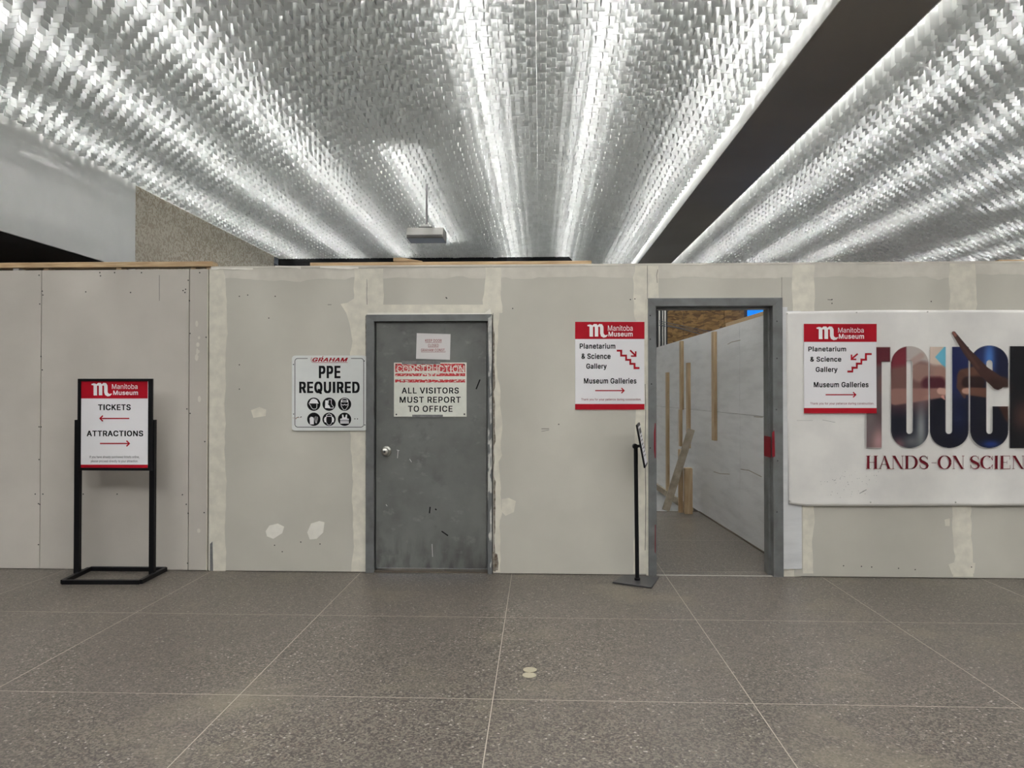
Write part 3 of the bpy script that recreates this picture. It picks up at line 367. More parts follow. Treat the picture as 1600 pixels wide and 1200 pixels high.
# ---- floor
fl = struct(MB().box(-14,15,-8,8.72,-.12,0).build('floor', M_floor))
jb = MB(); 
for k in range(-5, 7):
    x = -.222 + 1.222*k; jb.box(x-.002,x+.002,-8,8.72,-.004,.0006)
for y in (-2.72,-1.5,-.28,.94,2.16,3.38,4.6,5.83,7.05,8.27): jb.box(-14,15,y-.0018,y+.0018,-.004,.0005)
jb.build('divider_strip', M_joint, fl, kind='stuff')
st = struct(MB().box(-14,15,8.72,19.9,-1.6,-1.5).build('floor_lower_level', M_floor))
# ---- ceiling slab, plenum, vanes
ZB = HC + 3.29; VH = .20; PX = .1; QY = .2129
ceil = struct(MB().box(-6.6,15,-8,20,5.75,5.95).build('ceiling', M_white))
X_L, B0, B1 = -6.5, 2.456, 3.28
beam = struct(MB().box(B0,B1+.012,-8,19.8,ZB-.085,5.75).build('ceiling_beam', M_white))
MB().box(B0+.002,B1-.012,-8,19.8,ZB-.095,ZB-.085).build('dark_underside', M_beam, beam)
plates = []
def lattice(x0, xc, x1, yc, y0, y1):
    i0 = math.ceil((x0+PX/2-xc)/PX); i1 = math.floor((x1-PX/2-xc)/PX+1e-6)
    cy = QY/2; j0 = math.ceil((y0-yc)/cy); j1 = math.floor((y1-yc)/cy)
    for i in range(i0, i1+1):
        for j in range(j0, j1+1):
            plates.append((xc+i*PX, yc+j*cy, (i+j) % 2 == 0))
lattice(X_L+.02, .02, 2.45, 6.217, -2.5, 19.2)
lattice(3.535, 3.59, 14.8, 6.343, -2.5, 19.2)
def plate_box(x, y, h, w=1.0):
    dz = random.gauss(0,.0035); a = random.gauss(0,.035); L2 = (PX*.5 if h else QY*.25)*.97; t = .0021
    if h: dx, dy = math.cos(a), math.sin(a)
    else: dx, dy = math.sin(a), math.cos(a)
    nx, ny = -dy*t, dx*t; V = []
    tilt = random.gauss(0,.009)
    for s in (-1,1):
        for q in (-1,1):
            for z in (0,1):
                tx, ty = (nx/t*tilt, ny/t*tilt) if z == 0 else (0,0)
                V.append((x+s*dx*L2+q*nx+tx, y+s*dy*L2+q*ny+ty, ZB+dz+z*VH))
    return V
def inframe(x, y, z=ZB):
    p = RM.transposed() @ (Vector((x,y,z-HC) )); 
    if p.z >= 0: return None
    u = 800+F*p.x/-p.z; v = 600-F*p.y/-p.z
    return (u, v) if 0 < u < 1600 and 0 < v < 420 else None
vis = sorted([(-1*0 + (y*y+x*x)**.5, k) for k, (x,y,h) in enumerate(plates) if inframe(x,y)])
near = set(k for _, k in vis[:300])
sm = MB()
for k, (x,y,h) in enumerate(plates):
    V = plate_box(x,y,h)
    if k in near: mesh_obj('ceiling_vane', V, BF, M_vane, ceil)
    else: sm.add(V, BF)
mesh_obj('ceiling_vane', sm.V, sm.F, M_vane, ceil, kind='stuff')
rd = MB()
for k in range(-32, 25, 2): rd.box(.07+k*.1-.0015,.07+k*.1+.0015,-2.5,19.2,ZB+VH,ZB+VH+.003)
for k in range(0, 113, 2): rd.box(3.54+k*.1-.0015,3.54+k*.1+.0015,-2.5,19.2,ZB+VH,ZB+VH+.003)
yy = -2.4
while yy < 19.2:
    rd.box(X_L,B0,yy-.0015,yy+.0015,ZB+VH+.003,ZB+VH+.006); rd.box(B1,14.8,yy-.0015,yy+.0015,ZB+VH+.003,ZB+VH+.006)
    for x in (-5.2,-2.6,0,2.2,5,7.6,10.2): rd.box(x-.0015,x+.0015,yy-.0015,yy+.0015,ZB+VH+.006,5.75)
    yy += QY*2
rd.build('support_wire', M_steel, ceil, kind='stuff')
TUBE_ME = None
ROWS = [-5.85,-4.55,-3.25,-1.95,-.6,.6,1.95,4.2,5.5,6.8,8.1,9.4,10.7,12.0,13.3]
for x in ROWS:
    spans = [(-2.4,6.0),(6.0,12.5),(12.5,19.0)]
    if x == -1.95: spans = [(-2.4,2.0),(9.3,15.4)]
    if x == -3.25: spans = [(-2.4,6.0),(6.0,12.5),(12.5,17.0)]
    if x == 8.1: spans = [(-2.4,6.0),(6.0,13)]
    for a, b in spans:
        k_ = max(1, round((b-a)/1.26)); st_ = (b-a)/k_
        for q_ in range(k_):
            if TUBE_ME is None:
                to = MB().cyl((0,-.6,0),(0,.6,0),.017,n=6).build('light_tube', M_tube, ceil, origin=(0,0,0)); TUBE_ME = to.data
            else:
                to = bpy.data.objects.new('light_tube', TUBE_ME); C.objects.link(to); to.parent = ceil
            to.location = Vector((x, a+st_*(q_+.5), ZB+VH+.27)) - ORG[ceil.name]
        MB().box(x-.05,x+.05,a,b,ZB+VH+.31,ZB+VH+.37).build('light_batten', M_white, ceil)
# ---- left side of the hall
YS = at(212,290,1).x; YW = X_L/YS     # where the white bulkhead meets stone
YE = X_L/at(428,402,1).x
ZW = HC + (at(0,360,X_L/at(0,360,1).x).z-HC)
struct(MB().box(X_L-.03,X_L,-8,YW,ZW,5.75).build('wall_left', M_white))
struct(MB().box(X_L-.35,X_L+.004,YW,YE,-1.5,ZB+.03).build('wall_left_stone', M_stone))
struct(MB().box(X_L-.35,X_L,YW,20,ZB+.03,5.75).build('wall_left_upper', M_white))
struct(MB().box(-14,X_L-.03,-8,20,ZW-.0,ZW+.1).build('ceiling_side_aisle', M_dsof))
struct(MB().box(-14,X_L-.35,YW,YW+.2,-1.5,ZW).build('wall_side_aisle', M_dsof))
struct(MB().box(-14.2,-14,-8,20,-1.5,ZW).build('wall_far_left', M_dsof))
struct(MB().box(-6.85,15,19.8,20,-1.6,5.75).build('wall_far', M_white))
struct(MB().box(14.9,15.1,-8,20,-1.6,5.75).build('wall_right', M_white))
# black header at the far end
a = at(428,404.5,17.38); b = at(893,405,17.38)
hd = struct(MB().prism([(X_L+.01,a.z-.6),(b.x+.02,a.z-.6),(b.x+.02,a.z-.09),(b.x-.06,a.z),(X_L+.01,a.z)],17.38,17.75).build('trim_1', M_black))

# ================================================================== HOARDING WALL
ZT = HC + (at(843,415.6,D).z-HC)
xs = lambda px: at(px, 600, D).x
zs = lambda px, py: at(px, py, D).z
XL0, XR0 = -6.46, 8.2
d1 = (xs(573), xs(770), zs(670,492)); d2 = (xs(1012), xs(1222), zs(1110,466))
cb = MB()
for x0,x1,z0,z1 in ((XL0,xs(325),0,2.43),(xs(325),d1[0],0,2.455),(d1[0],d1[1],d1[2],2.455),(d1[1],d2[0],0,2.455),(d2[0],d2[1],d2[2],2.455),(d2[1],XR0,0,2.455)):
    cb.box(x0,x1,D+.018,D+.13,z0,z1)
wall = struct(cb.build('wall_back', M_core))
def sheet(px0, px1, z0=0.004, z1=None, m=None, dy=0, x0=None, x1=None):
    x0 = xs(px0)+.0012 if x0 is None else x0; x1 = xs(px1)-.0012 if x1 is None else x1
    z1 = ZT if z1 is None else z1
    return MB().box(x0,x1,D+dy,D+dy+.016,z0,z1).build('drywall_sheet', m or M_dry, wall, bevel=.0012)
ZL = at(160,421.5,D).z
LEFT = .004
sheet(0,63,x0=XL0,x1=xs(-175)-.002,z1=ZL,m=M_dryL,dy=LEFT)
sheet(-175,63,z1=ZL,m=M_dryL,dy=LEFT); sheet(63.6,294.5,z1=ZL,m=M_dryL,dy=LEFT); sheet(295.2,324,z1=ZL,m=M_dryL,dy=LEFT)
sheet(326.5,573); sheet(573,770,z0=d1[2]); sheet(770,1012); sheet(1012,1222,z0=d2[2])
sheet(1222,1240,z0=zs(1230,486)); sheet(1240,1505); sheet(1505,1760); sheet(1760,1,x0=xs(1760)+.002,x1=XR0)
# white painted plywood strip beside the doorway
a, b = at(1222.5,486,D), at(1253,889,D)
MB().box(a.x,b.x-.002,D-.006,D+.016,b.z,a.z).build('plywood_strip', M_ply, wall, bevel=.001)
c = at(1238,893.5,D)
MB().box(a.x+.004,b.x-.004,D+.004,D+.02,.0,b.z-.002).build('timber_shim', M_mud, wall)
MB().box(xs(1222)+.001,xs(1230),D-.012,D-.006,b.z,a.z+.03).build('edge_batten', M_ply, wall)
# joint compound: irregular bands in pixels
def blob(P, m, name='joint_compound', off=.0012, Y=D):
    Q = [at(p[0],p[1],Y-off) for p in P]
    V = [(q.x,Y-off,q.z) for q in Q]; n = len(V)
    me_V, me_F = curve_mesh([[(q.x,q.z) for q in Q]])
    mb = MB(); mb.add([(v[0],Y-off,v[1]) for v in me_V], me_F)
    mb.add(V + [(v[0],Y,v[2]) for v in V], [(k,(k+1)%n,n+(k+1)%n,n+k) for k in range(n)])
    return mb.build(name, m, wall)
def edge(x0,y0,x1,y1,j,step=10,seed=0):
    r = random.Random(seed+int(x0*3+y0)); n = max(2,int(math.hypot(x1-x0,y1-y0)/step)); P = []; w = 0
    dx, dy = (x1-x0), (y1-y0); L = math.hypot(dx,dy); nx, ny = -dy/L, dx/L
    for k in range(n+1):
        w = w*.8 + r.uniform(-j,j)*.38
        if r.random() < .10: w += r.choice((-1,1))*j*.9
        w = max(-j*1.6,min(j*1.6,w)); t = k/n
        P.append((x0+dx*t+nx*w, y0+dy*t+ny*w))
    return P
def vband(xa, xb, y0, y1, jl=2, jr=2, m=M_mud, off=.0012):
    L_ = edge(xa,y0,xa,y1,jl) if jl else [(xa,y0),(xa,y1)]
    R_ = edge(xb,y1,xb,y0,jr,seed=5) if jr else [(xb,y1),(xb,y0)]
    L_[0] = (L_[0][0],y0); L_[-1] = (L_[-1][0],y1); R_[0] = (R_[0][0],y1); R_[-1] = (R_[-1][0],y0)
    return blob(L_+R_, m, off=off)
vband(327,352,420.5,893,0,3); vband(553,573,420,492,5,0,off=.0016); vband(551,572.5,492,893,4,0)
vband(573,597,419.5,492,0,3); vband(759,786,418,489,4,3); vband(771.5,782,489,894,0,4)
vband(992,1011,414,896,3,0); vband(1012,1029,414,465.5,0,2); vband(1239,1273,412.5,486,3,3)
vband(1254.5,1273,786,896,0,4); vband(1484,1524,411.5,486,4,3,off=.0016); vband(1488,1521,786,901,3,3)
def hband(x0,x1,y0,y1,j,m=M_mud2,off=.0009):
    T = [(x0,y0),(x1,y0+(x0-x1)*.007)]; B = edge(x1,y1,x0,y1,j)
    return blob(T+B, m, off=off)
hband(349,560,420.3,434,4); hband(592,764,419.2,437,4); hband(780,996,417.5,434,3); hband(1026,1243,415,433,2); hband(1270,1488,413,433,4); hband(1520,1760,411.5,430,3)
vband(575,770,476,491.5,0,0,m=M_mud,off=.0007)
# header seam beside door, spackle patches
blob([(415,830),(421,821),(434,818),(444,823),(441,833),(427,842),(417,838)], M_spak, 'spackle_patch')
blob([(480,832),(486,818),(499,814),(507,816),(505,832),(495,842),(484,843)], M_spak, 'spackle_patch')
blob([(392,641),(405,636),(416,640),(415,650),(396,653)], M_mud, 'spackle_patch')
blob([(784,780),(795,778),(806,783),(803,800),(790,806),(784,800)], M_mud, 'spackle_patch')
blob([(532,475),(543,473),(554,466),(557,452),(566,446),(573,446),(573,530),(562,545),(554,566),(551,535),(546,505),(541,489)], M_mud, 'spackle_patch', off=.0008)
blob([(1476,812),(1484,810),(1484,822),(1477,822)], M_mud, 'spackle_patch')
blob([(1482,882),(1500,876),(1524,880),(1522,896),(1488,898)], M_mud, 'spackle_patch', off=.0016)
# top bead of the taped part
a, b = at(330,419,D), at(1800,410,D)
MB().box(a.x,XR0,D-.003,D+.13,ZT-.002,ZT+.014).build('top_cap', M_mud2, wall)
for x0,x1,y in ((330,395,424),(430,470,421),(500,560,422)):
    P = edge(x0,y-3,x1,y-1,1.2,6); 
    blob([(x0,y-6)]+[(x1,y-5)]+P[::-1], M_spak, 'torn_paper', off=.004)
# scuffs and nail marks on the board
pr = Print(D-.0014)
for x,y in ((420,497),(430,463),(374,463),(387,461),(374,570),(374,608),(1455,471),(1300,468),(1300,474),(697,465),(698,466),(985,468),(992,467),(801,482),(1318,884),(1346,885),(1362,886),(1404,888),(1430,890),(1518,886),(429,852),(470,847),(441,862),(500,850),(873,663)):
    pr.disc(x,y,1.0,8)
pr.stroke([(846,670),(858,670)],.8); pr.stroke([(846,674),(858,672)],.5); pr.stroke([(512,476),(518,476)],.7)
pr.stroke([(573,436),(573.4,446),(573,460),(573.5,476)],.6); pr.stroke([(1028,421),(1026,430),(1027,442)],.6); pr.stroke([(1293,468),(1300,468.5)],.8)
pr.stroke([(1008,600),(1009,640),(1007.6,700),(1009,780),(1008,860)],.8)
pr.build('scuff_mark', M_hole, wall, kind='stuff')
pr = Print(D+LEFT-.0012)
for x,y in ((61,430),(66,455),(67,461),(62,475),(64,557),(66,578),(61,667),(64,667),(61,718),(55,772),(67,772),(60,787),(62,788),(156,426),(157,431),(134,456),(204,457),(286,454),(289,457),(294,438),(290,452),(296,470),(297,521),(322,527),(292,639),(297,646),(320,690),(130,772),(183,772),(285,773),(291,788),(294,802),(319,801),(221,426),(179,426),(60,851),(293,880),(312,426)):
    pr.disc(x,y,1.1,8)
pr.stroke([(249,430),(249,470)],.6)
pr.build('drywall_screw', M_hole, wall, kind='stuff')
# faint mud spots and white edge bead on the left bay
pr = Print(D+LEFT-.001)
for k in range(9): 
    x, y = random.uniform(305,312), random.uniform(480,860); pr.disc(x,y,random.uniform(1.5,3),10,ry=random.uniform(2,6))
pr.build('mud_spot', M_mud2, wall, kind='stuff')
a = at(325.2,421,D); MB().box(a.x-.002,a.x+.003,D-.004,D+.02,0.002,a.z).build('corner_bead', M_mud, wall)
blob([(328,850),(332,846),(333,893),(328,893)], M_tape, 'torn_paper', off=.002)
# timber on top of the left bay
zt0, zt1 = at(160,417.5,D).z, at(160,409.5,D).z
MB().box(XL0,xs(331),D-.002,D+.10,zt0,zt1).build('top_plate', M_woodh, wall, bevel=.003)
for p0,p1,mm in ((16,25,M_white),(64,72,M_wood),(178,186,M_wood),(296,303,M_wood),(320,329,M_wood)):
    MB().box(xs(p0),xs(p1),D+.022,D+.10,2.43,zt0).build('stud_end', mm, wall)
zz0, zz1 = at(700,416,D+.03).z, at(700,408.8,D+.03).z
MB().box(xs(482),xs(925),D+.03,D+.12,ZT+.014,zz1).build('top_plate', M_woodh, wall, bevel=.002)
MB().box(xs(1568),XR0,D+.05,D+.12,ZT+.014,ZT+.034).build('top_plate', M_woodh, wall, bevel=.002)
blk = [at(p[0],p[1],D+.05) for p in ((615,408.6),(615,403.2),(627,402.6),(660,408.2),(660,409))]
MB().prism([(q.x,q.z) for q in blk],D+.04,D+.10).build('wood_wedge', M_woodh, wall)

# ---- closed door and its frame
def jambs(dr, pl, pr_, pt, pb, faceL, faceR, faceT, proud, depth, chip=False):
    xl, xr = xs(pl), xs(pr_); zt = zs((pl+pr_)/2,pt); il, ir = xs(faceL), xs(faceR); it = zs((pl+pr_)/2,faceT)
    P = [(xl,0),(il,0),(il,it),(xl,zt)]; MB().prism(P,D-proud,D+depth).build('jamb', M_frame, dr, bevel=.002)
    P = [(ir,0),(xr,0),(xr,zt),(ir,it)]; MB().prism(P,D-proud,D+depth).build('jamb', M_chip if chip else M_frame, dr, bevel=.002)
    P = [(xl,zt-.0005),(il,it-.0005),(ir,it-.0005),(xr,zt-.0005)]; MB().prism(P,D-proud,D+depth).build('frame_head', M_frame, dr, bevel=.002)
    return xl,xr,il,ir,zt,it
door = struct(mesh_obj('door_1', *lathe([(0.0001,0),(0.0002,.001)],(0,0,0),n=3), M_frame)) if False else None
a, b = at(588,503.5,D+.018), at(760,888.5,D+.018)
leaf = struct(MB().box(a.x,b.x,D+.018,D+.062,b.z,a.z).build('door_1', M_door, bevel=.0015))
xl,xr,il,ir,zt,it = jambs(leaf,572.5,769,491.5,893,585,762.5,502,.016,.10,True)
MB().box(il-.001,il+.012,D+.062,D+.075,0,it).box(ir-.012,ir+.001,D+.062,D+.075,0,it).box(il,ir,D+.062,D+.075,it-.012,it).build('door_stop', M_frame, leaf)
MB().box(il,ir,D+.012,D+.1,0,.010).build('threshold', M_core, leaf)
kc = at(602,705.5,D-.02)
V, Fc = lathe([(.0001,-.068),(.020,-.067),(.029,-.059),(.033,-.047),(.030,-.036),(.020,-.025),(.014,-.016),(.015,-.009),(.036,-.006),(.041,-.001),(.041,0)],(kc.x,D+.018,kc.z))
kn = mesh_obj('door_knob', V, Fc, M_steel, leaf, smooth=True)
V, Fc = lathe([(.0001,-.072),(.008,-.0715),(.010,-.066)],(kc.x,D+.018,kc.z)); mesh_obj('key_cylinder', V, Fc, M_dkgry, kn, smooth=True)
for zz in (.25,1.05,1.82):
    MB().cyl((ir-.003,D-.003,zz-.05),(ir-.003,D-.003,zz+.05),.007,n=10).build('hinge', M_frame, leaf)
# scratches on the leaf
pr = Print(D+.0172)
for P in (((622,704),(621,716)),((640,717),(643,722)),((603,788),(605,791)),((620,703),(624,704)),((675,850),(676,870))): pr.stroke(P,.7)
pr.build('scratch', M_paper, leaf, kind='stuff')
pr = Print(D+.0171)
for P in (((750,593),(744,608)),((672,792),(671,802)),((680,795),(682,797)),((690,830),(700,837))): pr.stroke(P,2.0)
pr.build('rub_mark', M_blk, leaf, kind='stuff')
pr = Print(D-.0168)
for P in ([(762.8,497),(767.5,494),(768.6,500),(768.6,560),(766.4,590),(768.4,612),(766,618),(764.6,575),(763.2,540)],[(764,622),(768.4,618),(768.4,660),(766,664)],[(765.5,800),(768.4,790),(768.4,828),(766,838)],[(765,690),(768,684),(768.4,716),(766.4,742)]): pr.poly(P)
pr.build('bare_patch', mat('bare_primer', alb((176,175,170)), .6, dark=alb((120,121,120)), vscale=18), leaf, kind='stuff')
# broken board edge along the right of the frame
P = edge(769.6,496,771.5,893,0.4,8)+edge(774,893,772,500,2.2,7); blob(P, M_torn, 'torn_edge', off=.0018)
P = edge(571.2,493,571.5,893,.3,8)+edge(573.4,893,573.4,493,0.3,9); blob(P, M_torn, 'torn_edge', off=.0018)
blob([(769,862),(777,866),(779,880),(778,891),(770,892)], M_torn, 'torn_edge', off=.0022)
blob([(574,489),(600,488.5),(700,489.4),(757,489.2),(766,482.5),(768,492),(574,492)], M_spak, 'torn_paper', off=.006)

# ---- open doorway
dw = struct(MB().box(xs(1024),xs(1206),D+.0,D+.012,0,.003).build('door_2', mat('threshold_line',(.42,.41,.38),.6)))
jambs(dw,1012.5,1222,466,897,1024.5,1206.5,478.5,.02,.165)
xl2, xr2, zt2 = xs(1024.5), xs(1206.5), zs(1110,478.5)
MB().box(xl2,xl2+.014,D+.05,D+.165,0,zt2).build('door_stop', M_frame, dw)
MB().box(xr2-.016,xr2,D+.05,D+.165,0,zt2).build('door_stop', M_frame, dw)
MB().box(xl2,xr2,D+.05,D+.165,zt2-.014,zt2).build('door_stop', M_frame, dw)
MB().box(xs(1010)-.004,xs(1013),D-.008,D+.0,0,zt2+.06).build('joint_trim', M_mud, dw)
pr = Print(D-.0212)
for x,y in ((1016,493),(1016,530),(1018,600),(1214,502),(1213,640),(1215,720),(1214,800),(1016,700),(1214,560)): pr.disc(x,y,1.2,8)
pr.build('screw_head', M_hole, dw, kind='stuff')
# red tape scraps
pr = Print(D-.0215); pr.poly([(1200.5+6,676),(1210,672),(1211,713),(1206.6,715)]); pr.build('red_tape', M_rtape, dw)
a, b = at(1197.6,680,D), at(1197.6,713,D)
MB().box(xr2-.0175,xr2-.0165,D-.01,D+.155,at(1200,714,D+.05).z,at(1200,682,D+.05).z).build('red_tape', M_rtape, dw)
pr = Print(D-.0215); pr.poly([(1023.2,661),(1024.4,661),(1024.4,716),(1023.2,716),(1021.8,700),(1021.8,676)]); pr.poly([(1023.4,820),(1024.4,820),(1024.4,866),(1023.2,862)]); pr.build('red_tape', M_rtape, dw)

# ================================================================== PASSAGE BEHIND THE DOORWAY
p1 = ground(1197,866.5); p2 = ground(1080,796)
dirv = Vector((-.043,1,0)).normalized()
p1 = ground(1196,865)
def pw(y): return p1.x + (y-p1.y)*dirv.x/dirv.y      # x of the plywood face at depth y
def on_wall(px, py, off=0):              # pixel -> plywood plane point (face moved off towards camera side)
    r = ray(px,py); n = Vector((dirv.y,-dirv.x,0)); q = Vector((p1.x,p1.y,HC)) - n*off
    t = (q - Vector((0,0,HC))).dot(n)/r.dot(n); return Vector((r.x*t, r.y*t, HC+r.z*t))
zPT = on_wall(1196,492).z; zPS = on_wall(1196,651).z
y0w = D+.15
corew = MB()
def skew_box(mb, ya, yb, z0, z1, o0, o1): 
    V = []
    for y in (ya,yb):
        for o in (o0,o1):
            for z in (z0,z1): V.append((pw(y)+o, y, z))
    return mb.add(V, BF)
skew_box(corew, y0w, 12.25, -1.5, zPT-.02, .022, .11)
pwall = struct(corew.build('wall_passage', M_core))
ys_seam = [y0w, on_wall(1156,700).y, on_wall(1156,700).y+2.44, on_wall(1156,700).y+4.88, 12.25]
for k in range(4):
    for z0,z1 in ((-1.2,-.004) if ys_seam[k] > 8.6 else (.004,zPS-.002), (zPS+.002,zPT)):
        skew_box(MB(), ys_seam[k]+.003, ys_seam[k+1]-.003, z0, z1, 0, .018).build('plywood_sheet', M_ply, pwall)
    if ys_seam[k] > 8.6: skew_box(MB(), ys_seam[k]+.003, ys_seam[k+1]-.003, .0, zPS-.002, 0, .018).build('plywood_sheet', M_ply, pwall)
skew_box(MB(), y0w, ys_seam[1]+.45, zPT+.0, zPT+.038, 0, .11).build('top_plate', M_woodh, pwall)
skew_box(MB(), ys_seam[1]+.45, 12.25, zPT-.02, zPT-.002, .02, .11).build('top_plate', M_woodh, pwall)
# battens nailed to the plywood
def wbatten(x0,x1,y0,y1,th=.04):
    a = on_wall((x0+x1)/2,y0,th); b = on_wall((x0+x1)/2,y1,th)
    wpx = (x1-x0); wm = wpx*a.y/F
    # batten cross-section: visible mostly by its narrow side, depth th, width along the wall
    V = []
    ya = a.y
    n = Vector((dirv.y,-dirv.x,0))
    for s in (-1,1):
        for o in (0,th):
            for z in (min(a.z,b.z),max(a.z,b.z)):
                q = Vector((pw(ya),ya,0)) + dirv*s*.044 - n*o; V.append((q.x,q.y,z))
    return MB().add(V,BF).build('timber_batten', M_wood, pwall, bevel=.002)
wbatten(1108.5,1117.5,518.5,688,.038); wbatten(1058,1067,533,640,.038); wbatten(1069,1077,567,700,.038); wbatten(1037.5,1044,582,768,.038); wbatten(1059,1064,640,697,.030)
# sloping skirting board down the stair
a, b = on_wall(1022,757,.03), on_wall(1082,800,.03)
MB().bar(a,b,.03,.09).build('sloping_board', M_woodg, pwall)
pr = MB()
for P in (((1137,538),(1143,534.5),(1150,533),(1157,531.5)),((1157,733),(1170,735),(1180,740),(1190,745)),((1115,737),(1125,740),(1140,741)),((1178,651),(1192,652)),((1060,637),(1058,690))):
    q = [on_wall(x,y,.0015) for x,y in P]
    for i in range(len(q)-1): pr.bar(q[i],q[i+1],.001,.006)
pr.build('plywood_crack', M_woodg, pwall, kind='stuff')
skew_box(MB(), p1.y, 8.7, 0, .012, -.012, 0).build('dark_joint', M_core, pwall)  # thin dark strip along the foot of the plywood
# stair edge nosing, leaning plank and posts: things
struct(MB().box(-2,2.2,8.70,8.74,-.2,.002).build('trim_2', M_core))
struct(MB().box(.6,.90,5.86,8.7,0,2.4).build('wall_passage_left', M_dryL))
g1 = ground(1040,800,.0); Yp = 8.45
a = at(1040,799,Yp); b = at(1080,671,Yp+.18)
pl = MB().bar((a.x,a.y,.06),(b.x,b.y,b.z),.085,.04,up=(0,-1,.2)).build('plank', M_woodg, bevel=.003)
tag(pl, 'weathered grey timber plank leaning against the plywood wall inside the open doorway', 'plank')
a, b = at(1069,731,8.6), at(1081,801,8.6)
po = MB().box(a.x,b.x,8.55,8.64,0,a.z).build('timber_post', M_wood, bevel=.003)
tag(po, 'short pine post standing on the floor edge, right of the leaning plank', 'post')
a = at(1060,702,8.66); b = at(1067,702,8.66)
po2 = MB().box(a.x,b.x,8.65,8.69,0,a.z).build('timber_post', M_wood, bevel=.002)
tag(po2, 'thin pine post standing directly behind the leaning grey plank', 'post')
# OSB wall, column, cables, tarp
ow = struct(MB().box(at(1040,500,13).x,4.6,13.02,13.1,-1.5,3.45).build('wall_osb', M_core))
sx = [at(p,500,13).x for p in (1041,1068,1100,1131.5,1163)]
for k in range(4):
    MB().box(sx[k]+.004,sx[k+1]-.004,13.0,13.018,1.85,3.44).build('osb_sheet', M_osb, ow)
    MB().box(sx[k]+.004,sx[k+1]-.004,13.0,13.018,-1.4,1.842).build('osb_sheet', M_osb, ow)
a = at(1168,480,12.9); b = at(1204,500,12.9)
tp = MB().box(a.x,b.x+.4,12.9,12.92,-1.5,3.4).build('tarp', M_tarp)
tag(tp, 'bright blue tarpaulin glowing above the plywood wall in the doorway', 'tarp')
cm = thing('steel_column', 'grey steel stud column at the left of the chipboard wall, seen through doorway', 'column', (at(1036,500,12.4).x,12.4,-1.5))
q0, q1 = at(1027,500,12.4).x, at(1043,500,12.4).x
MB().box(q0,q1,12.4,12.5,-1.5,3.4).build('web', M_dkgry, cm)
for a_,b_ in ((1029,1031),(1034.5,1036),(1038,1040)):
    MB().box(at(a_,500,12.36).x,at(b_,500,12.36).x,12.34,12.4,-1.5,3.4).build('flange', M_steel, cm)
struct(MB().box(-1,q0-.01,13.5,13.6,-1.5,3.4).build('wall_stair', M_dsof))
def cable(name, P, r, label, grp):
    cu = bpy.data.curves.new('c','CURVE'); cu.dimensions='3D'; cu.bevel_depth=r; cu.bevel_resolution=2
    s = cu.splines.new('BEZIER'); s.bezier_points.add(len(P)-1)
    for i,p in enumerate(P):
        s.bezier_points[i].co = p; s.bezier_points[i].handle_left_type = s.bezier_points[i].handle_right_type = 'AUTO'
    o = bpy.data.objects.new('t',cu); C.objects.link(o); me = bpy.data.meshes.new_from_object(o.evaluated_get(bpy.context.evaluated_depsgraph_get()))
    bpy.data.objects.remove(o); me.materials.clear(); me.materials.append(M_cable); o = bpy.data.objects.new(name, me); C.objects.link(o)
    return tag(o, label, 'cable', grp)
cable('cable', [at(x,y,12.33) for x,y in ((1030,501),(1042,504),(1080,512))]+[at(1125,521,12.99)], .006, 'upper of three thin dark cables crossing the chipboard above plywood', 'cables seen through the doorway')
cable('cable', [at(x,y,12.33) for x,y in ((1030,504),(1045,508),(1080,515))]+[at(1125,525,12.99)], .005, 'middle of three thin dark cables crossing the chipboard above plywood', 'cables seen through the doorway')
cable('cable', [at(x,y,12.33) for x,y in ((1030,508.5),(1045,510),(1080,518))]+[at(1118,532,12.99)], .008, 'lowest of three thin dark cables, dropping behind the plywood top', 'cables seen through the doorway')

# ================================================================== LOGO / COMMON PRINT
def logo_m(pr, x0,y0,x1,y1):
    w, h = x1-x0, y1-y0
    X = lambda u: x0+u*w
    Y = lambda v: y0+v*h
    def st(P, W_): pr.stroke([(X(a),Y(b)) for a,b in P],[q*w for q in W_])
    st([(0,.06),(.10,.05),(.16,.10),(.19,.2)],[.05,.10,.15,.17])
    st([(.19,.1),(.19,1.0)],[.17,.17]); st([(.12,.985),(.28,.985)],[.03]*2)
    st([(.22,.22),(.27,.10),(.34,.04),(.41,.06),(.445,.16),(.45,.3)],[.04,.08,.13,.16,.17,.17])
    st([(.45,.25),(.45,1.0)],[.17,.17])
    st([(.48,.22),(.53,.10),(.60,.04),(.67,.07),(.705,.18),(.71,.35)],[.04,.08,.13,.16,.17,.17])
    st([(.71,.3),(.71,.72),(.74,.88),(.82,.97),(.91,.97),(1.0,.86)],[.17,.17,.17,.15,.09,.03])
def header(parent, Y, x0,y0,x1,yb, m, man, mus):
    pr = Print(Y); pr.rect(x0,y0,x1,yb); pr.build('header_band', M_red, parent)
    p2 = Print(Y-.0006); logo_m(p2,*m); p2.build('emblem', M_wht2, parent)
    Print(Y-.0006).text('Manitoba',*man).build('lettering', M_wht2, parent); Print(Y-.0006).text('Museum',*mus,bold=.018).build('lettering', M_wht2, parent)
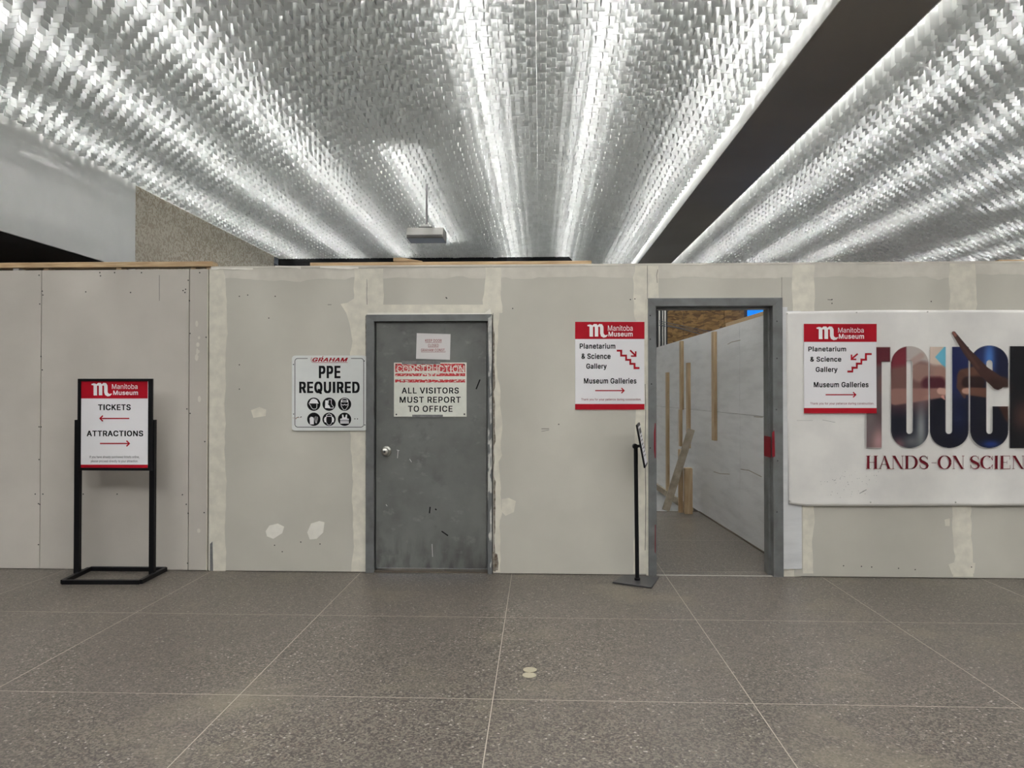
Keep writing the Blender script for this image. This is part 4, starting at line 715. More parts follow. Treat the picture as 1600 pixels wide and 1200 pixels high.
def poster(name, label, Yf, box, hb, m, man, mus, bb, lines, arrow, tiny, stairs, sarrow):
    x0,y0,x1,y1 = box
    c = at((x0+x1)/2,y1,Yf); t = thing(name, label, 'sign', (c.x,Yf+.001,c.z), 'directional posters on the hoarding')
    plate('board', x0,y0,x1,y1,Yf,.004,M_wht,t)
    header(t, Yf-.0006, x0,y0,x1,hb,m,man,mus)
    Print(Yf-.0006).rect(x0,bb,x1,y1).build('footer_band', M_red, t)
    for s,b in lines:
        for w in range(len(s.split())): Print(Yf-.0006).text(s,*b,bold=.024,word=w).build('lettering', M_blk, t)
    Print(Yf-.0006).arrow(*arrow,1.7,4.0).build('arrow', M_red, t)
    pr = Print(Yf-.0006); pr.stroke(stairs, 3.0)
    (ax,ay),(bx,by) = sarrow; pr.stroke([(ax,ay),(bx-(bx-ax)*.06,by-1)],2.6)
    s = 1 if bx > ax else -1
    pr.stroke([(bx,by-7.5),(bx,by),(bx-s*7.5,by)],2.4); pr.build('stairs_symbol', M_red, t)
    Print(Yf-.0006).text('Thank you for your patience during construction.',*tiny,bold=.004).build('small_print', M_gold, t)
    return t

# ---- poster beside the doorway
S = lambda L: [(880+x/2.727,490+y/2.727) for x,y in L]
poster('poster','red and white stairs-down poster on bare drywall between grey door and open doorway', D-.006,
  (898.6,502.8,1007,640), 529.7, (917.8,507.6,949.5,525.8), (949.9,508.3,988.5,516.9), (950.8,518.2,988.5,525.8), 631.2,
  [('Planetarium',(905.7,536.4,961.4,545)),('& Science',(908.6,552.2,954,560.9)),('Gallery',(916,568,948,578.2)),('Museum Galleries',(912.3,590.6,994.4,599.4))],
  (930,975,610.3), (908,622.2,1001.7,626.6), S([(228,158),(247,158),(247,179),(268,179),(268,197),(286,197),(286,214),(304,214),(304,232),(325,232)]),
  (S([(285,156)])[0], S([(309,181)])[0]))

# ================================================================== BANNER
YB = D-.018
def bz(px, py):   # relief of the vinyl, metres toward the camera
    e = min(1, abs(px-1229)/60); 
    w = .0035*math.sin(px*.035+py*.02)+.002*math.sin(px*.08-py*.05)
    w += .006*math.exp(-((px-1229-(py-489)*.9)**2)/90)*(1 if py < 560 else 0)*math.exp(-(py-489)/40)
    w += .010*math.exp(-((px-1245)**2)/300-((py-755)**2)/500)
    w += .006*math.exp(-((py-787)/3.5)**2)
    return w*.62*(.3+.7*e)
NX, NY = 120, 70
bn = thing('banner','large white vinyl exhibition banner reading TOUCH stretched on the hoarding, right of doorway','banner',(at(1500,790,YB).x,YB,at(1500,790,YB).z))
V = []; Fc = []
for j in range(NY+1):
    for i in range(NX+1):
        u, v = i/NX, j/NY; xl_ = 1228+v*v*2+3*v; px = xl_ + (1760-xl_)*u
        yt = 487-2.5*min(1,(px-1228)/130) ; yb_ = 786+5*math.sin(min(1,(px-1228)/40)*1.57) - (px-1228)*.002
        py = yt+(yb_-yt)*v; q = at(px,py,YB)
        V.append((q.x,YB-bz(px,py),q.z))
for j in range(NY):
    for i in range(NX):
        a = j*(NX+1)+i; Fc.append((a,a+NX+1,a+NX+2,a+1))
n = len(V); V2 = [(v[0],v[1]+.0012,v[2]) for v in V]; F2 = [tuple(i+n for i in f[::-1]) for f in Fc]
per = [i for i in range(NX+1)] + [(j)*(NX+1)+NX for j in range(1,NY+1)] + [NY*(NX+1)+i for i in range(NX-1,-1,-1)] + [j*(NX+1) for j in range(NY-1,0,-1)]
F3 = [(per[k],per[(k+1)%len(per)],per[(k+1)%len(per)]+n,per[k]+n) for k in range(len(per))]
M_vinyl = mat('banner_vinyl', alb((197,195,191)), .42, dark=alb((188,186,183)), vscale=4)
mesh_obj('vinyl_sheet', V+V2, Fc+F2+F3, M_vinyl, bn, smooth=True)
YP = YB-.0088
for x,y in ((1230.5,490),(1339,488),(1450,487),(1234,783),(1361,785),(1494,785)):
    q = at(x,y,YP-.002); V_,F_ = lathe([(.0001,-.002),(.005,-.0015),(.006,.004)],(q.x,YP+.002,q.z),n=10); mesh_obj('pin',V_,F_,M_steel,bn)
pr = Print(YP-.0004)
for k in range(70): pr.disc(random.gauss(1325,22),random.gauss(750,12),random.uniform(.2,.6),5)
pr.stroke([(1343,771),(1354,765)],.9); pr.stroke([(1285,656),(1305,660)],.4); pr.stroke([(1245,657),(1270,657)],.3)
pr.build('scuff_mark', M_tape, bn, kind='stuff')
# TOUCH: letter-shaped photographic print, painted by formula as face colours on a fine flat grid
def paint():
    SS = 3; x0, x1, y0, y1 = 1336, 1690, 514, 704
    nx, ny = x1-x0, y1-y0
    gx = x0 + (np.arange(nx*SS)+.5)/SS; gy = y0 + (np.arange(ny*SS)+.5)/SS
    X, Yg = np.meshgrid(gx, gy)
    def rr(xa,ya,xb,yb,rx,ry,top=True,bot=True):   # rect with elliptical corners
        ins = (X>=xa)&(X<=xb)&(Yg>=ya)&(Yg<=yb)
        cut = np.zeros_like(ins)
        for sx_ in (0,1):
            cx = xa+rx if sx_ == 0 else xb-rx; ox = (X<cx) if sx_ == 0 else (X>cx)
            if top: cut |= ox&(Yg<ya+ry)&(((X-cx)/rx)**2+((Yg-ya-ry)/ry)**2>1)
            if bot: cut |= ox&(Yg>yb-ry)&(((X-cx)/rx)**2+((Yg-yb+ry)/ry)**2>1)
        return ins&~cut
    box = lambda xa,ya,xb,yb: (X>=xa)&(X<=xb)&(Yg>=ya)&(Yg<=yb)
    L = box(1340,542.5,1391.5,565)|box(1353.7,542.5,1378,699.5)
    L |= rr(1393,541,1451.6,700,29,27)&~rr(1417,562.7,1426.5,678,4.7,4.7)
    L |= (rr(1454,542,1514.5,700,30,27,top=False)&~rr(1478.7,500,1488.5,678,4.7,4.7,top=False))
    L |= rr(1517,540,1576.5,700,29,27)&~rr(1542.5,562.7,1551.5,678,4.4,4.4)&~box(1551,605.7,1577,635)
    L |= box(1579,541,1604,700)|box(1616,541,1641,700)|box(1579,600,1641,622)
    def cap(xa,ya,ra,xb,yb,rb):
        dx,dy = xb-xa,yb-ya; t = np.clip(((X-xa)*dx+(Yg-ya)*dy)/(dx*dx+dy*dy),0,1)
        return (ra+(rb-ra)*t)-np.hypot(X-xa-dx*t,Yg-ya-dy*t)
    sm = lambda d,w: np.clip(.5+d/w,0,1)[...,None]
    col = np.zeros(X.shape+(3,)); col[:] = (12,13,24)
    def lay(mask, c): 
        nonlocal col; col = col*(1-mask)+np.array(c,float)*mask
    g = lambda cx,cy,sx_,sy_: np.exp(-((X-cx)/sx_)**2-((Yg-cy)/sy_)**2)[...,None]
    lay(sm(1452-X,6)*sm(640-Yg,30),(78,52,55))
    lay(sm(1417-X,3)*sm(600-Yg,20),(92,26,36)); lay(sm(1393-X,2)*sm(570-Yg,6),(72,20,28))
    lay(sm(1385-X,3)*sm(Yg-570,8),(72,60,62)); lay(g(1372,690,14,22),(160,125,125)); lay(g(1360,650,10,40),(95,85,85))
    lay(sm(X-1417,2)*sm(1452-X,3)*sm(575-Yg,14),(158,150,146)); lay(g(1440,670,9,40)*.85,(135,138,138)); lay(g(1445,600,14,30)*.4,(120,95,88))
    lay(g(1405,695,10,10)*.8,(120,80,84)); lay(g(1425,690,14,12)*.7,(110,112,112))
    lay(sm(X-1453,1)*sm(1480-X,2)*sm(585-Yg,16),(176,160,148)); lay(sm((X-1462)-(np.abs(Yg-558)*.9),2)*sm(1480-X,2)*sm(578-Yg,3),(92,160,182))
    lay(sm(X-1486,1)*sm(1518-X,3)*sm(620-Yg,30),(18,26,66)); lay(g(1498,650,16,30)*.5,(14,26,70))
    lay(sm(X-1515,1)*sm(600-Yg,20)*sm(1580-X,4),(14,16,40)); lay(g(1547,560,9,28),(58,98,158)); lay(g(1530,560,8,26)*.6,(24,40,96)); lay(g(1549,694,14,6)*.8,(26,50,120))
    lay(sm(X-1578,1),(12,12,16)); lay(g(1600,650,16,22)*.6,(90,60,50))
    # left hand (light skin)
    lay(sm(cap(1400,600,26,1440,585,20),8),(92,64,60)); lay(sm(cap(1438,582,15,1470,582,10),6),(124,98,90)); lay(sm(cap(1470,582,10,1479,606,8),5),(132,102,92))
    lay(sm(cap(1452,600,11,1468,600,11),6),(62,22,30)); lay(sm(cap(1440,556,5,1424,568,5),4),(150,130,122))
    lay(sm(cap(1400,620,13,1474,614,7.5),3),(124,92,84)); lay(sm(cap(1470,611,5,1476,612,5),2),(166,132,120))
    lay(sm(cap(1474,620,2.5,1477,624,1),1.5),(170,120,112))
    # right hand (dark skin)
    arm = cap(1566,606,17,1590,640,24); lay(sm(arm,4)*sm(1579-X,2),(52,32,26))
    lay(sm(cap(1524,585,8,1544,578,8),3),(72,46,36)); lay(sm(cap(1506,584,7.5,1526,578,6),3),(78,52,42)); lay(sm(cap(1503,588,6.5,1502,604,6),3),(70,45,37)); lay(sm(cap(1502,604,6,1508,620,2.5),2),(64,40,33))
    lay(sm(cap(1513,598,9,1530,598,10),4),(30,14,14))
    lay(sm(cap(1508,611,6,1548,614,8),2),(80,52,42)); lay(sm(cap(1508,611,4.0,1512,611,4.8),2),(158,124,110))
    fin = np.maximum(np.maximum(cap(1491.3,520.5,3,1513,551,6),cap(1513,551,6,1538,580,8.5)),cap(1538,580,8.5,1560,598,11))
    lay(sm(fin,1.5),(52,31,26)); lay(sm(cap(1490,521,1.5,1530,575,1.5),5)*.35,(104,72,60)); lay(sm(cap(1552,600,9,1572,606,12),8)*.5,(34,22,20)); lay(sm(cap(1491,519.5,1.6,1494,524,2),2)*.8,(140,90,80))
    cov = (L|(fin>0)).astype(float)
    white = np.array((197,195,191.))
    col = col*cov[...,None]+white*(1-cov[...,None])
    lc = lin(col).reshape(ny,SS,nx,SS,3).mean((1,3)); cv = cov.reshape(ny,SS,nx,SS).mean((1,3))
    return x0,y0,nx,ny,lc/KW*(.8+.2*np.clip(lc.min(-1,keepdims=True)*2.2,0,1)),cv
x0,y0,nx,ny,lc,cv = paint()
keep = cv > .08; idx = -np.ones((ny+1,nx+1),int); V = []; Fc = []; cols = []
c00, c10, c01 = at(x0,y0,YP), at(x0+nx,y0,YP), at(x0,y0+ny,YP); c11 = at(x0+nx,y0+ny,YP)
def gv(j,i):
    if idx[j,i] < 0:
        idx[j,i] = len(V); u, v = i/nx, j/ny
        V.append(tuple(c00*(1-u)*(1-v)+c10*u*(1-v)+c01*(1-u)*v+c11*u*v))
    return int(idx[j,i])
for j in range(ny):
    for i in range(nx):
        if keep[j,i]: Fc.append((gv(j,i),gv(j+1,i),gv(j+1,i+1),gv(j,i+1))); cols.append(lc[j,i])
M_photo = bpy.data.materials.new('photo_print'); M_photo.use_nodes = True
_, N, L_ = nt(M_photo); at_ = N.new('ShaderNodeAttribute'); at_.attribute_name = 'ink'; L_.new(at_.outputs['Color'], N['Principled BSDF'].inputs['Base Color']); N['Principled BSDF'].inputs['Roughness'].default_value = .55; N['Principled BSDF'].inputs['Specular IOR Level'].default_value = .25
po = mesh_obj('photo_lettering', V, Fc, M_photo, bn); po['label'] = 'large block letters filled with a photo of hands'
ca = po.data.color_attributes.new('ink','FLOAT_COLOR','CORNER')
arr = np.ones((len(cols),4,4),np.float32); arr[:,:,:3] = np.clip(np.array(cols),0,1)[:,None,:]
ca.data.foreach_set('color', arr.ravel())
# serif line below
pr = Print(YP-.0002)
def serif(t, xa, ya, yb, wd):
    h = yb-ya; T = .19*h; th = .035*h; x = xa
    for ch, w in zip(t, wd):
        X = lambda u: x+u*w
        Y = lambda v: ya+v*h
        def R(u0,v0,u1,v1): pr.rect(X(u0),Y(v0),X(u1),Y(v1))
        tu, tv = T/w, th/h; e = .10
        def stem(u, thick=True):
            q = tu if thick else th/w; R(u,0,u+q,1); R(u-.08,0,u+q+.08,tv); R(u-.08,1-tv,u+q+.08,1)
        def arc(cx,cy,rx,ry,a0,a1,maxw,minw):
            P=[];Wd=[]
            for k in range(25):
                a=math.radians(a0+(a1-a0)*k/24); P.append((X(cx+rx*math.cos(a)),Y(cy-ry*math.sin(a)))); Wd.append(minw+(maxw-minw)*abs(math.cos(a))**1.3)
            pr.stroke(P,Wd)
        if ch == 'H': stem(.08); stem(.92-tu); R(.08,.48,.92,.48+tv)
        elif ch == 'I': stem(.5-tu/2)
        elif ch == 'A':
            pr.poly([(X(.44),Y(0)),(X(.56),Y(0)),(X(.96),Y(1)),(X(.96)-T*1.1,Y(1))]); pr.poly([(X(.48),Y(0.02)),(X(.50),Y(.1)),(X(.12)+th*1.2,Y(1)),(X(.12)-th*.4,Y(1))])
            R(.26,.64,.74,.64+tv); R(0,1-tv,.24,1); R(.66,1-tv,1.04,1)
        elif ch == 'N':
            stem(.12,False); stem(.88,False); pr.poly([(X(.08),Y(0)),(X(.08)+T*1.15,Y(0)),(X(.92),Y(1)),(X(.88)-T*.6,Y(1))])
        elif ch == 'D':
            stem(.1); R(.1,0,.5,tv); R(.1,1-tv,.5,1); arc(.45,.5,.5-tu/2,.5-tv/2,90,-90,T,th)
        elif ch == 'O': arc(.5,.5,.5-tu/2,.5-tv/2+.01,0,360,T,th)
        elif ch == 'C':
            arc(.52,.5,.52-tu/2,.5-tv/2,52,308,T,th); R(.93,.02,.96,.36); R(.93,.66,.96,.98); pr.stroke([(X(.84),Y(.13)),(X(.95),Y(.34))],th*1.6); pr.stroke([(X(.84),Y(.88)),(X(.95),Y(.66))],th*1.2)
        elif ch == 'E':
            stem(.1); R(.1,0,.9,tv); R(.1,1-tv,.92,1); R(.1,.48,.65,.48+tv); R(.87,0,.9,.3); R(.89,.7,.92,1); R(.62,.36,.65,.64)
        elif ch == 'S':
            P=[(.86,.3),(.80,.12),(.60,.02),(.36,.03),(.16,.13),(.12,.27),(.22,.40),(.5,.50),(.78,.62),(.88,.75),(.82,.90),(.6,.985),(.36,.975),(.16,.88),(.08,.68)]
            Wd=[.02,.04,.05,.06,.11,.17,.20,.21,.20,.17,.11,.06,.05,.04,.02]
            pr.stroke([(X(a),Y(b)) for a,b in P],[q*h for q in Wd]); R(.85,.02,.88,.32); R(.06,.66,.09,.98)
        elif ch == '-': R(.05,.52,.95,.52+tv)
        x += w+.8
for s_,x_,w_ in (('HANDS',1353.2,[18.4,19.6,19.4,22.2,15.2]),('-',1455,[8.8]),('ON',1465.2,[21.6,19.2]),('SCIENCE',1515.5,[15.5,20,8.5,18,20,20,18])):
    pr = Print(YP-.0002); serif(s_, x_, 712, 732.8, w_); pr.build('serif_lettering', M_brown, bn)
S = lambda L: [(1220+x/4.21,400+y/4.21) for x,y in L]
poster('poster','red and white stairs poster overlapping the left end of the TOUCH banner', YB-.0145,
  (1256,506,1369.8,645.8), 534.2, (1275.8,511.6,1309.5,529.6), (1309.6,511.8,1349.5,519.8), (1310.7,521.8,1350,529.4), 637.5,
  [('Planetarium',(1263,541.4,1322,549.2)),('& Science',(1266,557.2,1314.5,565.2)),('Gallery',(1274.6,573.2,1308.6,583.2)),('Museum Galleries',(1271.5,596.6,1357,605.2))],
  (1290,1337,616.8), (1266,628.6,1365.6,633), S([(438,760),(471,760),(471,735),(500,735),(500,708),(530,708),(530,682),(560,682),(560,645),(598,645)]),
  (S([(506,643)])[0], S([(465,680)])[0]))

# ================================================================== PPE SIGN
Yf = D-.012
c = at(514,673,Yf)
t = thing('safety_sign','white metal PPE REQUIRED sign with six round black symbols, left of grey door','sign',(c.x,Yf,c.z))
plate('board',456,555.5,573.2,673,Yf,.006,M_metalw,t,radius=5)
def rrline(x0,y0,x1,y1,r,n=6):
    P=[]
    for cx,cy,a0 in ((x1-r,y0+r,90),(x1-r,y1-r,0),(x0+r,y1-r,-90),(x0+r,y0+r,-180)):
        for k in range(n+1):
            a=math.radians(a0-90*k/n); P.append((cx+r*math.cos(a),cy-r*math.sin(a)))
    return P
pr = Print(Yf-.0006); P = rrline(460.8,560,568.3,667.4,4.5); pr.stroke([(548.5,560)]+P+[(480.8,560)],.9); pr.build('border_line', M_blk, t)
pr = Print(Yf-.0006); pr.text('GRAHAM',488,558.8,543.7,565.2,bold=.03,shear=.3); pr.stroke([(487,558.5),(486,562),(487.5,566),(490,566.6),(543,566.6)],.6); pr.stroke([(503,560),(505,556)],1); pr.build('company_lettering', M_red, t)
Print(Yf-.0006).text('PPE',498.2,571.5,532,591,bold=.042).build('lettering', M_blk, t); Print(Yf-.0006).text('REQUIRED',467.5,596.2,562,615.6,bold=.042).build('lettering', M_blk, t)
ic = [(490.3,631.6),(514.2,631.6),(538.4,631.6),(490.3,655.1),(514.2,655.1),(538.4,655.1)]
for i,(x,y) in enumerate(ic):
    so = Print(Yf-.0006).disc(x,y,10.4,36).build('round_symbol', M_blk, t)
    p = Print(Yf-.0012)
    def Q(L): return [(x+a,y+b) for a,b in L]
    if i == 0:
        p.poly(Q([(-8.5,-1.2),(8,-1.2),(6.5,-3),(5.5,-6),(2.5,-8.2),(-1,-8.8),(-4,-7.5),(-6,-5),(-6.8,-2.6)])); p.stroke(Q([(-7,-.5),(-6.4,1),(-5,1.5),(-4.8,3),(-3.2,6),(-1,7.6),(2.6,7.6),(4.6,5.6),(4.9,-.8)]),.7)
    elif i == 1:
        p.poly(Q([(-6,-6),(-1.5,-6),(-1.8,0),(1,3),(2,6),(-6.4,6)])); p.stroke(Q([(-1,-7),(3.6,-7.2),(3.4,-1),(5,2),(7,4),(6.4,6),(-1,6)]),.7); p.stroke(Q([(-1,-7),(-1,-1)]),.6)
    elif i == 2:
        p.stroke(Q([(-5.6,-2),(-5.2,-6),(-3,-8.4),(0,-9),(3,-8.4),(5.2,-6),(5.6,-2),(5.6,2),(3.5,6),(1.5,8.6),(-1.5,8.6),(-3.5,6),(-5.6,2),(-5.6,-2)]),.7)
        p.loops([Q([(-5,-3.2),(5,-3.2),(5.5,-6),(-5.5,-6)]),Q([(-3.6,-3.9),(3.6,-3.9),(4,-5.2),(-4,-5.2)])]); p.stroke(Q([(-5,.6),(-2,1.4),(0,.2),(2,1.4),(5,.6)]),.9)
    elif i == 3:
        p.poly(Q([(-6,8),(-6.6,-2),(-5.4,-3),(-4.6,-4),(-3.4,-4),(-2.8,-3.4),(-1,-3.4),(.2,-1),(0,8)])); 
        for dx in (1.6,3.2,4.8,6.2): p.stroke(Q([(dx,-5+abs(dx-3.5)*.5),(dx-.3,0),(2.5+dx*.3,6)]),.35)
    elif i == 4:
        p.stroke(Q([(-4.5,-2),(-4,-6.5),(0,-8.6),(4,-6.5),(4.5,-2)]),.8); p.poly(Q([(-4.4,-4),(-6.6,-3.4),(-8,0),(-7,4.6),(-4.4,5)])); p.poly(Q([(4.4,-4),(4.4,5),(7,4.6),(8,0),(6.6,-3.4)]))
        p.stroke(Q([(-4.2,-4.6),(4.2,-4.6)]),.9); p.stroke(Q([(-4.4,4),(-3,7.4),(-1.4,8.8),(1.4,8.8),(3,7.4),(4.4,4)]),.6)
    else:
        p.poly(Q([(-6.8,-.8),(-3.8,-1.4),(-4,-7.4),(-1.8,-7),(-1.2,-3.4),(0,-2.6),(1.2,-3.4),(1.8,-7),(4,-7.4),(3.8,-1.4),(6.8,-.8),(6.8,1),(-6.8,1)])); p.rect(x-6.8,y+2,x+6.8,y+3.6); p.rect(x-6.8,y+4.4,x+6.8,y+6.6)
    p.build('pictogram', M_wht, so)
pr = Print(Yf-.0008)
for x,y in ((458.5,569.5),(458.7,647),(569,564),(570,664),(573,626),(466,652),(470.5,651.5),(554.5,654.5),(558.5,654.5)): pr.disc(x,y,.9,8)
pr.build('screw_head', M_hole, t, kind='stuff')
pr = Print(Yf-.0009); pr.stroke([(462,655),(463,653),(466,652)],.9); pr.stroke([(468,652.5),(470,652)],.7); pr.stroke([(457,653),(460,653)],.4); pr.build('rust_stain', M_stain, t, kind='stuff')

# ================================================================== DOOR SIGNS
Yd = D+.018-.006
c = at(672,651,Yd)
t = thing('site_sign','worn construction sign on the grey door telling visitors to report to office','sign',(c.x,Yd,c.z))
plate('board',615.6,566.6,729,651.2,Yd,.0055,M_signw,t)
for q_ in ((617.3,568.2,726.8,581.4),(617.3,583.2,726.8,587.8),(617.3,593,726.8,597.6),(712,589.2,724,591.6)): Print(Yd-.0006).rect(*q_).build('red_stripe', M_peel, t)
pr = Print(Yd-.0012); pr.text('CONSTRUCTION',620,571.2,725.4,581.6,bold=.006); pr.text('SITE',658,583.6,686.5,594,bold=.006)
pr.poly([(617,581.4),(640,580.2),(683,579),(684,582),(727,582.6),(727,583.2),(617,583.6)]); pr.rect(617,587.8,727,593)
for k in range(26):
    x = random.uniform(618,690); y = random.choice((569,570,579,580,596.5,594)); pr.poly([(x,y),(x+random.uniform(2,5),y+.4),(x+random.uniform(1,4),y+random.uniform(1,2.2)),(x-1,y+1)])
pr.build('white_lettering', M_signw, t)
for s_,b_ in (('ALL VISITORS',(627.7,605.4,716.9,615)),('MUST REPORT',(624.4,619.8,719.8,629.4)),('TO OFFICE',(637.5,634,707,643.6))):
    for w_ in (0,1): Print(Yd-.0006).text(s_,*b_,bold=.019,spacing=1.06,word=w_).build('black_lettering', M_blk, t)
for x0_,y0_,x1_,y1_ in ((627.8,563.8,688,569.2),(644,648,692,652)): plate('duct_tape',x0_,y0_,x1_,y1_,Yd-.0022,.001,M_tape,t,bevel=0)
for x_,y_ in ((619,570),(725,569.6),(619.3,647.6),(725.6,647.2)):
    q = at(x_,y_,Yd); V_,F_ = lathe([(.0001,-.003),(.006,-.002),(.007,.001)],(q.x,Yd,q.z),n=12); mesh_obj('screw',V_,F_,M_dkgry,t,smooth=True)
Yn = D+.018-.0025
q = [at(x_,y_,Yn) for x_,y_ in ((651.2,520.6),(704,522),(703,562.2),(650,560.6))]
t = thing('paper_notice','small white paper notice with underlined red text, taped above construction sign on door','notice',(q[3].x,Yn,q[3].z))
MB().prism([(p.x,p.z) for p in q[::-1]],Yn,Yn+.0012).build('sheet', M_paper, t)
pr = Print(Yn-.0005)
for s,x0_,y0_,x1_,y1_ in (('KEEP DOOR',664.4,530,690,534.4),('CLOSED',668.8,537.4,685.4,541.6),('GRAHAM CONST.',657.8,544.8,696,549.2)):
    pr = Print(Yn-.0005); pr.text(s,x0_,y0_,x1_,y1_,bold=.01); pr.stroke([(x0_,y1_+.9),(x1_,y1_+.9)],.5); pr.build('lettering', mat('notice_red',alb((110,30,34)),.6), t)

# ================================================================== SIGN STAND (left)
Ys = 5.50
fl_, fr_ = ground(95.5,913.5), ground(217,913.5)
br_, bl_ = ground(258.5,892.3), ground(139,892.3)
br_.y = min(br_.y, D-.02); bl_.y = min(bl_.y, D-.02)
cen = (fl_+fr_+br_+bl_)/4
t = thing('sign_stand','black tubular floor stand holding the red-headed tickets and attractions sign','sign stand',(cen.x,cen.y,0))
TB = .032
def barz(a,b): return MB().bar((a.x,a.y,TB/2),(b.x,b.y,TB/2),TB,TB)
for a_,b_ in ((fl_,fr_),(bl_,br_),(fl_,bl_),(fr_,br_)):
    dd = (b_-a_).normalized()*(TB/2) if (a_,b_) in ((fl_,fr_),(bl_,br_)) else (b_-a_).normalized()*(-TB/2-.001)
    ins = Vector((0,TB/2,0)) if a_ is fl_ and b_ is fr_ else Vector((0,0,0))
    barz(a_+Vector((0,.016,0))-dd*0, b_+Vector((0,.016 if b_ is fr_ else 0,0))).build('base_tube', M_black, t, bevel=.002)
for p0,p1 in ((116.2,124.4),(233.4,241.4)):
    a_, b_ = at(p0,656,Ys), at(p1,656,Ys); MB().box(a_.x,b_.x,Ys,Ys+.035,.0 if False else .01,a_.z).build('upright', M_black, t, bevel=.002)
fo, fi = (121.3,591.8,236.8,735.6), (126,595.6,230.8,731.2)
A, B, A2, B2 = at(fo[0],fo[1],Ys-.022), at(fo[2],fo[3],Ys-.022), at(fi[0],fi[1],Ys-.022), at(fi[2],fi[3],Ys-.022)
fb = MB(); y0_, y1_ = Ys-.022, Ys
fb.box(A.x,A2.x,y0_,y1_,B.z,A.z).box(B2.x,B.x,y0_,y1_,B.z,A.z).box(A2.x,B2.x,y0_,y1_,A2.z,A.z).box(A2.x,B2.x,y0_,y1_,B.z,B2.z)
fb.build('frame', M_black, t, bevel=.001)
pan = MB().box(A2.x,B2.x,Ys-.014,Ys-.004,B2.z,A2.z).build('sign_panel', M_wht, t)
Yq = Ys-.0148
Print(Yq).rect(126,595.6,230.8,622.6).build('header_band', M_red, pan); Print(Yq).rect(126,726,230.8,731.2).build('footer_band', M_red, pan)
pr = Print(Yq-.0006); logo_m(pr,142.9,599.6,174.6,617.6); pr.build('emblem', M_wht2, pan)
Print(Yq-.0006).text('Manitoba',175,600,214.8,607.8).build('lettering', M_wht2, pan); Print(Yq-.0006).text('Museum',176.9,610.2,215.5,617.2,bold=.018).build('lettering', M_wht2, pan)
for s_,b_,w_ in (('TICKETS',(153.2,631.8,204.2,641),.025),('ATTRACTIONS',(135.5,672.8,223.7,681.8),.025),('If you have already purchased tickets online,',(140,712,217.6,716.6),0),('please proceed directly to your attraction.',(142,718.6,215.5,723.2),0)):
    Print(Yq).text(s_,*b_,bold=w_).build('lettering', M_blk, pan)
Print(Yq).arrow(202,156.3,653.8,1.9,4.4).build('arrow', M_red, pan); Print(Yq).arrow(156.2,202,693,1.9,4.4).build('arrow', M_red, pan)

# ================================================================== TABLET STAND
cb_ = [ground(*p) for p in ((957,911.5),(975,900.5),(1030,903.5),(1018,920))]
cc = sum(cb_, Vector())/4
t = thing('tablet_stand','slim black pole stand with tilted framed panel, in front of open doorway left jamb','stand',(cc.x,cc.y,0))
n_ = 4; V = [(p.x,p.y,0) for p in cb_]+[(p.x,p.y,.012) for p in cb_]
MB().add(V,[(0,1,2,3),(7,6,5,4)]+[(k,k+4,(k+1)%4+4,(k+1)%4) for k in range(4)]).build('base_plate', M_dkgry, t, bevel=.003)
Yt = cc.y; pz = at(993,696,Yt); pb = at(996.2,900,Yt)
px_ = at(994.3,800,Yt).x
MB().cyl((px_+.006,Yt,.01),(px_-.004,Yt,pz.z),.0155,n=20).build('pole', M_black, t, smooth=False)
MB().cyl((px_+.006,Yt,.012),(px_+.006,Yt,.03),.022,n=20).build('collar', M_black, t)
hz = at(992,697.5,Yt)
MB().cyl((px_-.008,Yt-.022,hz.z),(px_-.008,Yt+.022,hz.z),.021,n=20).build('swivel_joint', M_black, t)
MB().bar((px_-.004,Yt,hz.z+.002),(px_+.052,Yt,hz.z+.004),.02,.02).build('bracket', M_black, t)
# tilted panel facing right/up, seen almost edge-on
top_, bot_ = at(996.5,662,Yt), at(1009,728,Yt)
u = (top_-bot_).normalized(); L2 = (top_-bot_).length
nrm = Vector((u.z*.985, -.22, -u.x)).normalized(); wv = u.cross(nrm).normalized()
ctr = (top_+bot_)/2
def obox(c,u_,w_,n_v,lu,lw,ln): 
    return [c+u_*a*lu/2+w_*b*lw/2+n_v*d*ln/2 for a in (-1,1) for b in (-1,1) for d in (-1,1)]
hd_ = MB().add(obox(ctr,u,wv,nrm,L2,.235,.014),BF).build('panel_frame', M_black, t, bevel=.003)
nn = -nrm if nrm.y > 0 else nrm
MB().add(obox(ctr+nrm*.0078,u,wv,nrm,L2*.88,.20,.001),BF).build('insert_sheet', M_wht, hd_)
MB().add(obox(ctr+nrm*.0086+u*L2*.33,u,wv,nrm,L2*.12,.16,.0006),BF).build('insert_print', M_dkgry, hd_)
for k in range(6): MB().add(obox(ctr+nrm*.0086+u*L2*(.2-.09*k),u,wv,nrm,L2*.025,.13,.0006),BF).build('insert_print', M_dkgry, hd_)

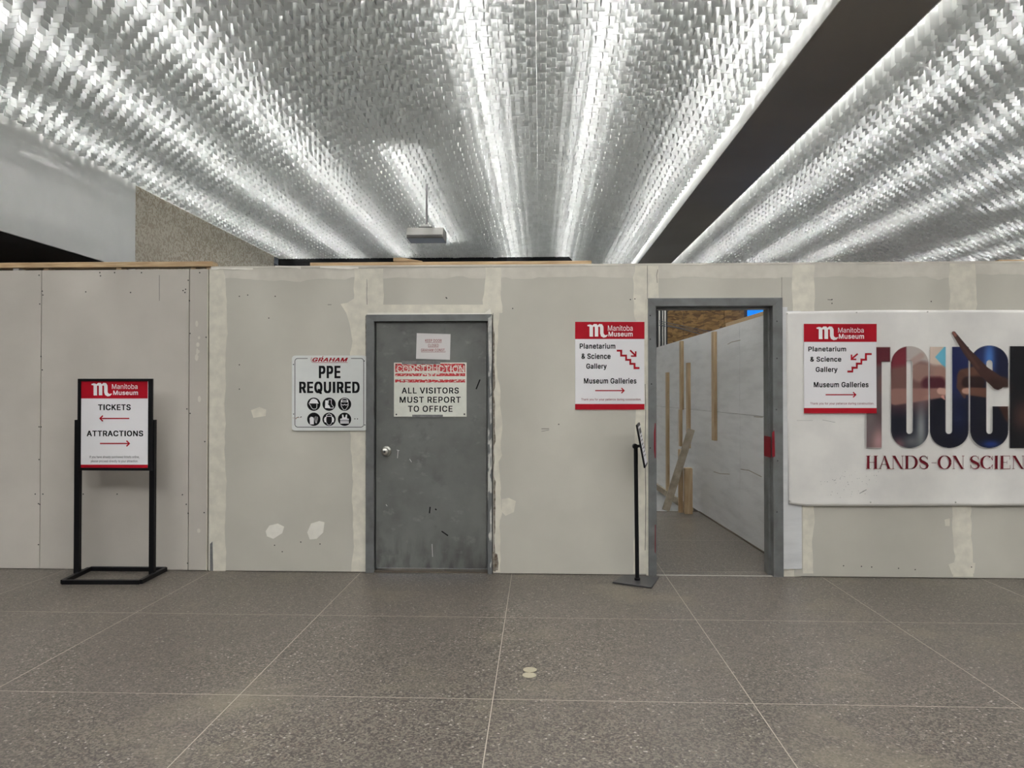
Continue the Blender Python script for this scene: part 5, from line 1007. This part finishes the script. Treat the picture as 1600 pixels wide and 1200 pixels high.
# ================================================================== HANGING PROJECTOR
Yj = 11.2
A, B = at(639,359,Yj), at(695,376,Yj); R0 = at(666.8,287,Yj)
t = thing('projector','grey projector hanging on a thin pole from the louvred ceiling','projector',((A.x+B.x)/2,Yj,B.z))
h = A.z-B.z; V=[]
prof = [(Yj-.0,A.z),(Yj-.16,A.z-.005),(Yj-.22,B.z+h*.28),(Yj-.22,B.z+h*.08),(Yj-.19,B.z),(Yj+.2,B.z),(Yj+.2,A.z)]
n=len(prof); V=[(A.x,p[0],p[1]) for p in prof]+[(B.x,p[0],p[1]) for p in prof]
MB().add(V,[tuple(range(n)),tuple(range(2*n-1,n-1,-1))]+[(k,n+k,n+(k+1)%n,(k+1)%n) for k in range(n)]).build('casing', M_proj, t, bevel=.004)
MB().box(A.x+.012,B.x-.012,Yj-.226,Yj-.2205,B.z+h*.1,B.z+h*.27).build('front_grille', M_projd, t)
MB().box(at(656,0,Yj).x,at(677,0,Yj).x,Yj-.1,Yj+.1,A.z+.002,A.z+.025).build('mount_plate', M_projd, t)
MB().box(at(658,0,Yj).x,at(673,0,Yj).x,Yj-.08,Yj+.08,A.z+.025,A.z+.065).build('mount_collar', M_white, t, bevel=.006)
MB().cyl((R0.x,Yj,A.z+.06),(R0.x,Yj,5.74),.016,n=14).build('drop_pole', mat('pole_grey',(.33,.31,.32),.4), t, smooth=False)
# wire rack lying on top of the hoarding
q0, q1 = at(1083,410,D+.07), at(1138,405.5,D+.07)
t = thing('wire_rack','small white wire rack lying on top of the hoarding above the open doorway','rack',((q0.x+q1.x)/2,D+.07,ZT+.014))
rk = MB()
for yv in (D+.03,D+.07,D+.11): rk.box(q0.x,q1.x,yv-.002,yv+.002,ZT+.0145,ZT+.0185)
rk.build('base_wire', M_steel, t)
MB().box(q0.x,q1.x,D+.10,D+.104,ZT+.028,ZT+.032).build('rail', M_white, t)
for k in range(6):
    x = q0.x+(q1.x-q0.x)*k/5; MB().box(x-.002,x+.002,D+.098,D+.102,ZT+.0145,ZT+.034).build('wire_post', M_dkgry, t)
# two round beige marks on the floor
for k,(x,y) in enumerate(((828,1046.5),(827,1055))):
    g = ground(x,y); V_=[(g.x+.036*math.cos(a*math.pi/14),g.y+.036*math.sin(a*math.pi/14),.0009) for a in range(28)]
    V_ += [(v[0],v[1],0) for v in V_]
    o = mesh_obj('floor_sticker',V_,[tuple(range(28))]+[(i,28+i,28+(i+1)%28,(i+1)%28) for i in range(28)],mat('sticker_residue',(.26,.235,.17),.6))
    tag(o, ('round beige sticker mark on the terrazzo floor, farther of the pair','round beige sticker mark on the terrazzo floor, nearer of the pair')[k],'sticker','pair of round floor marks')
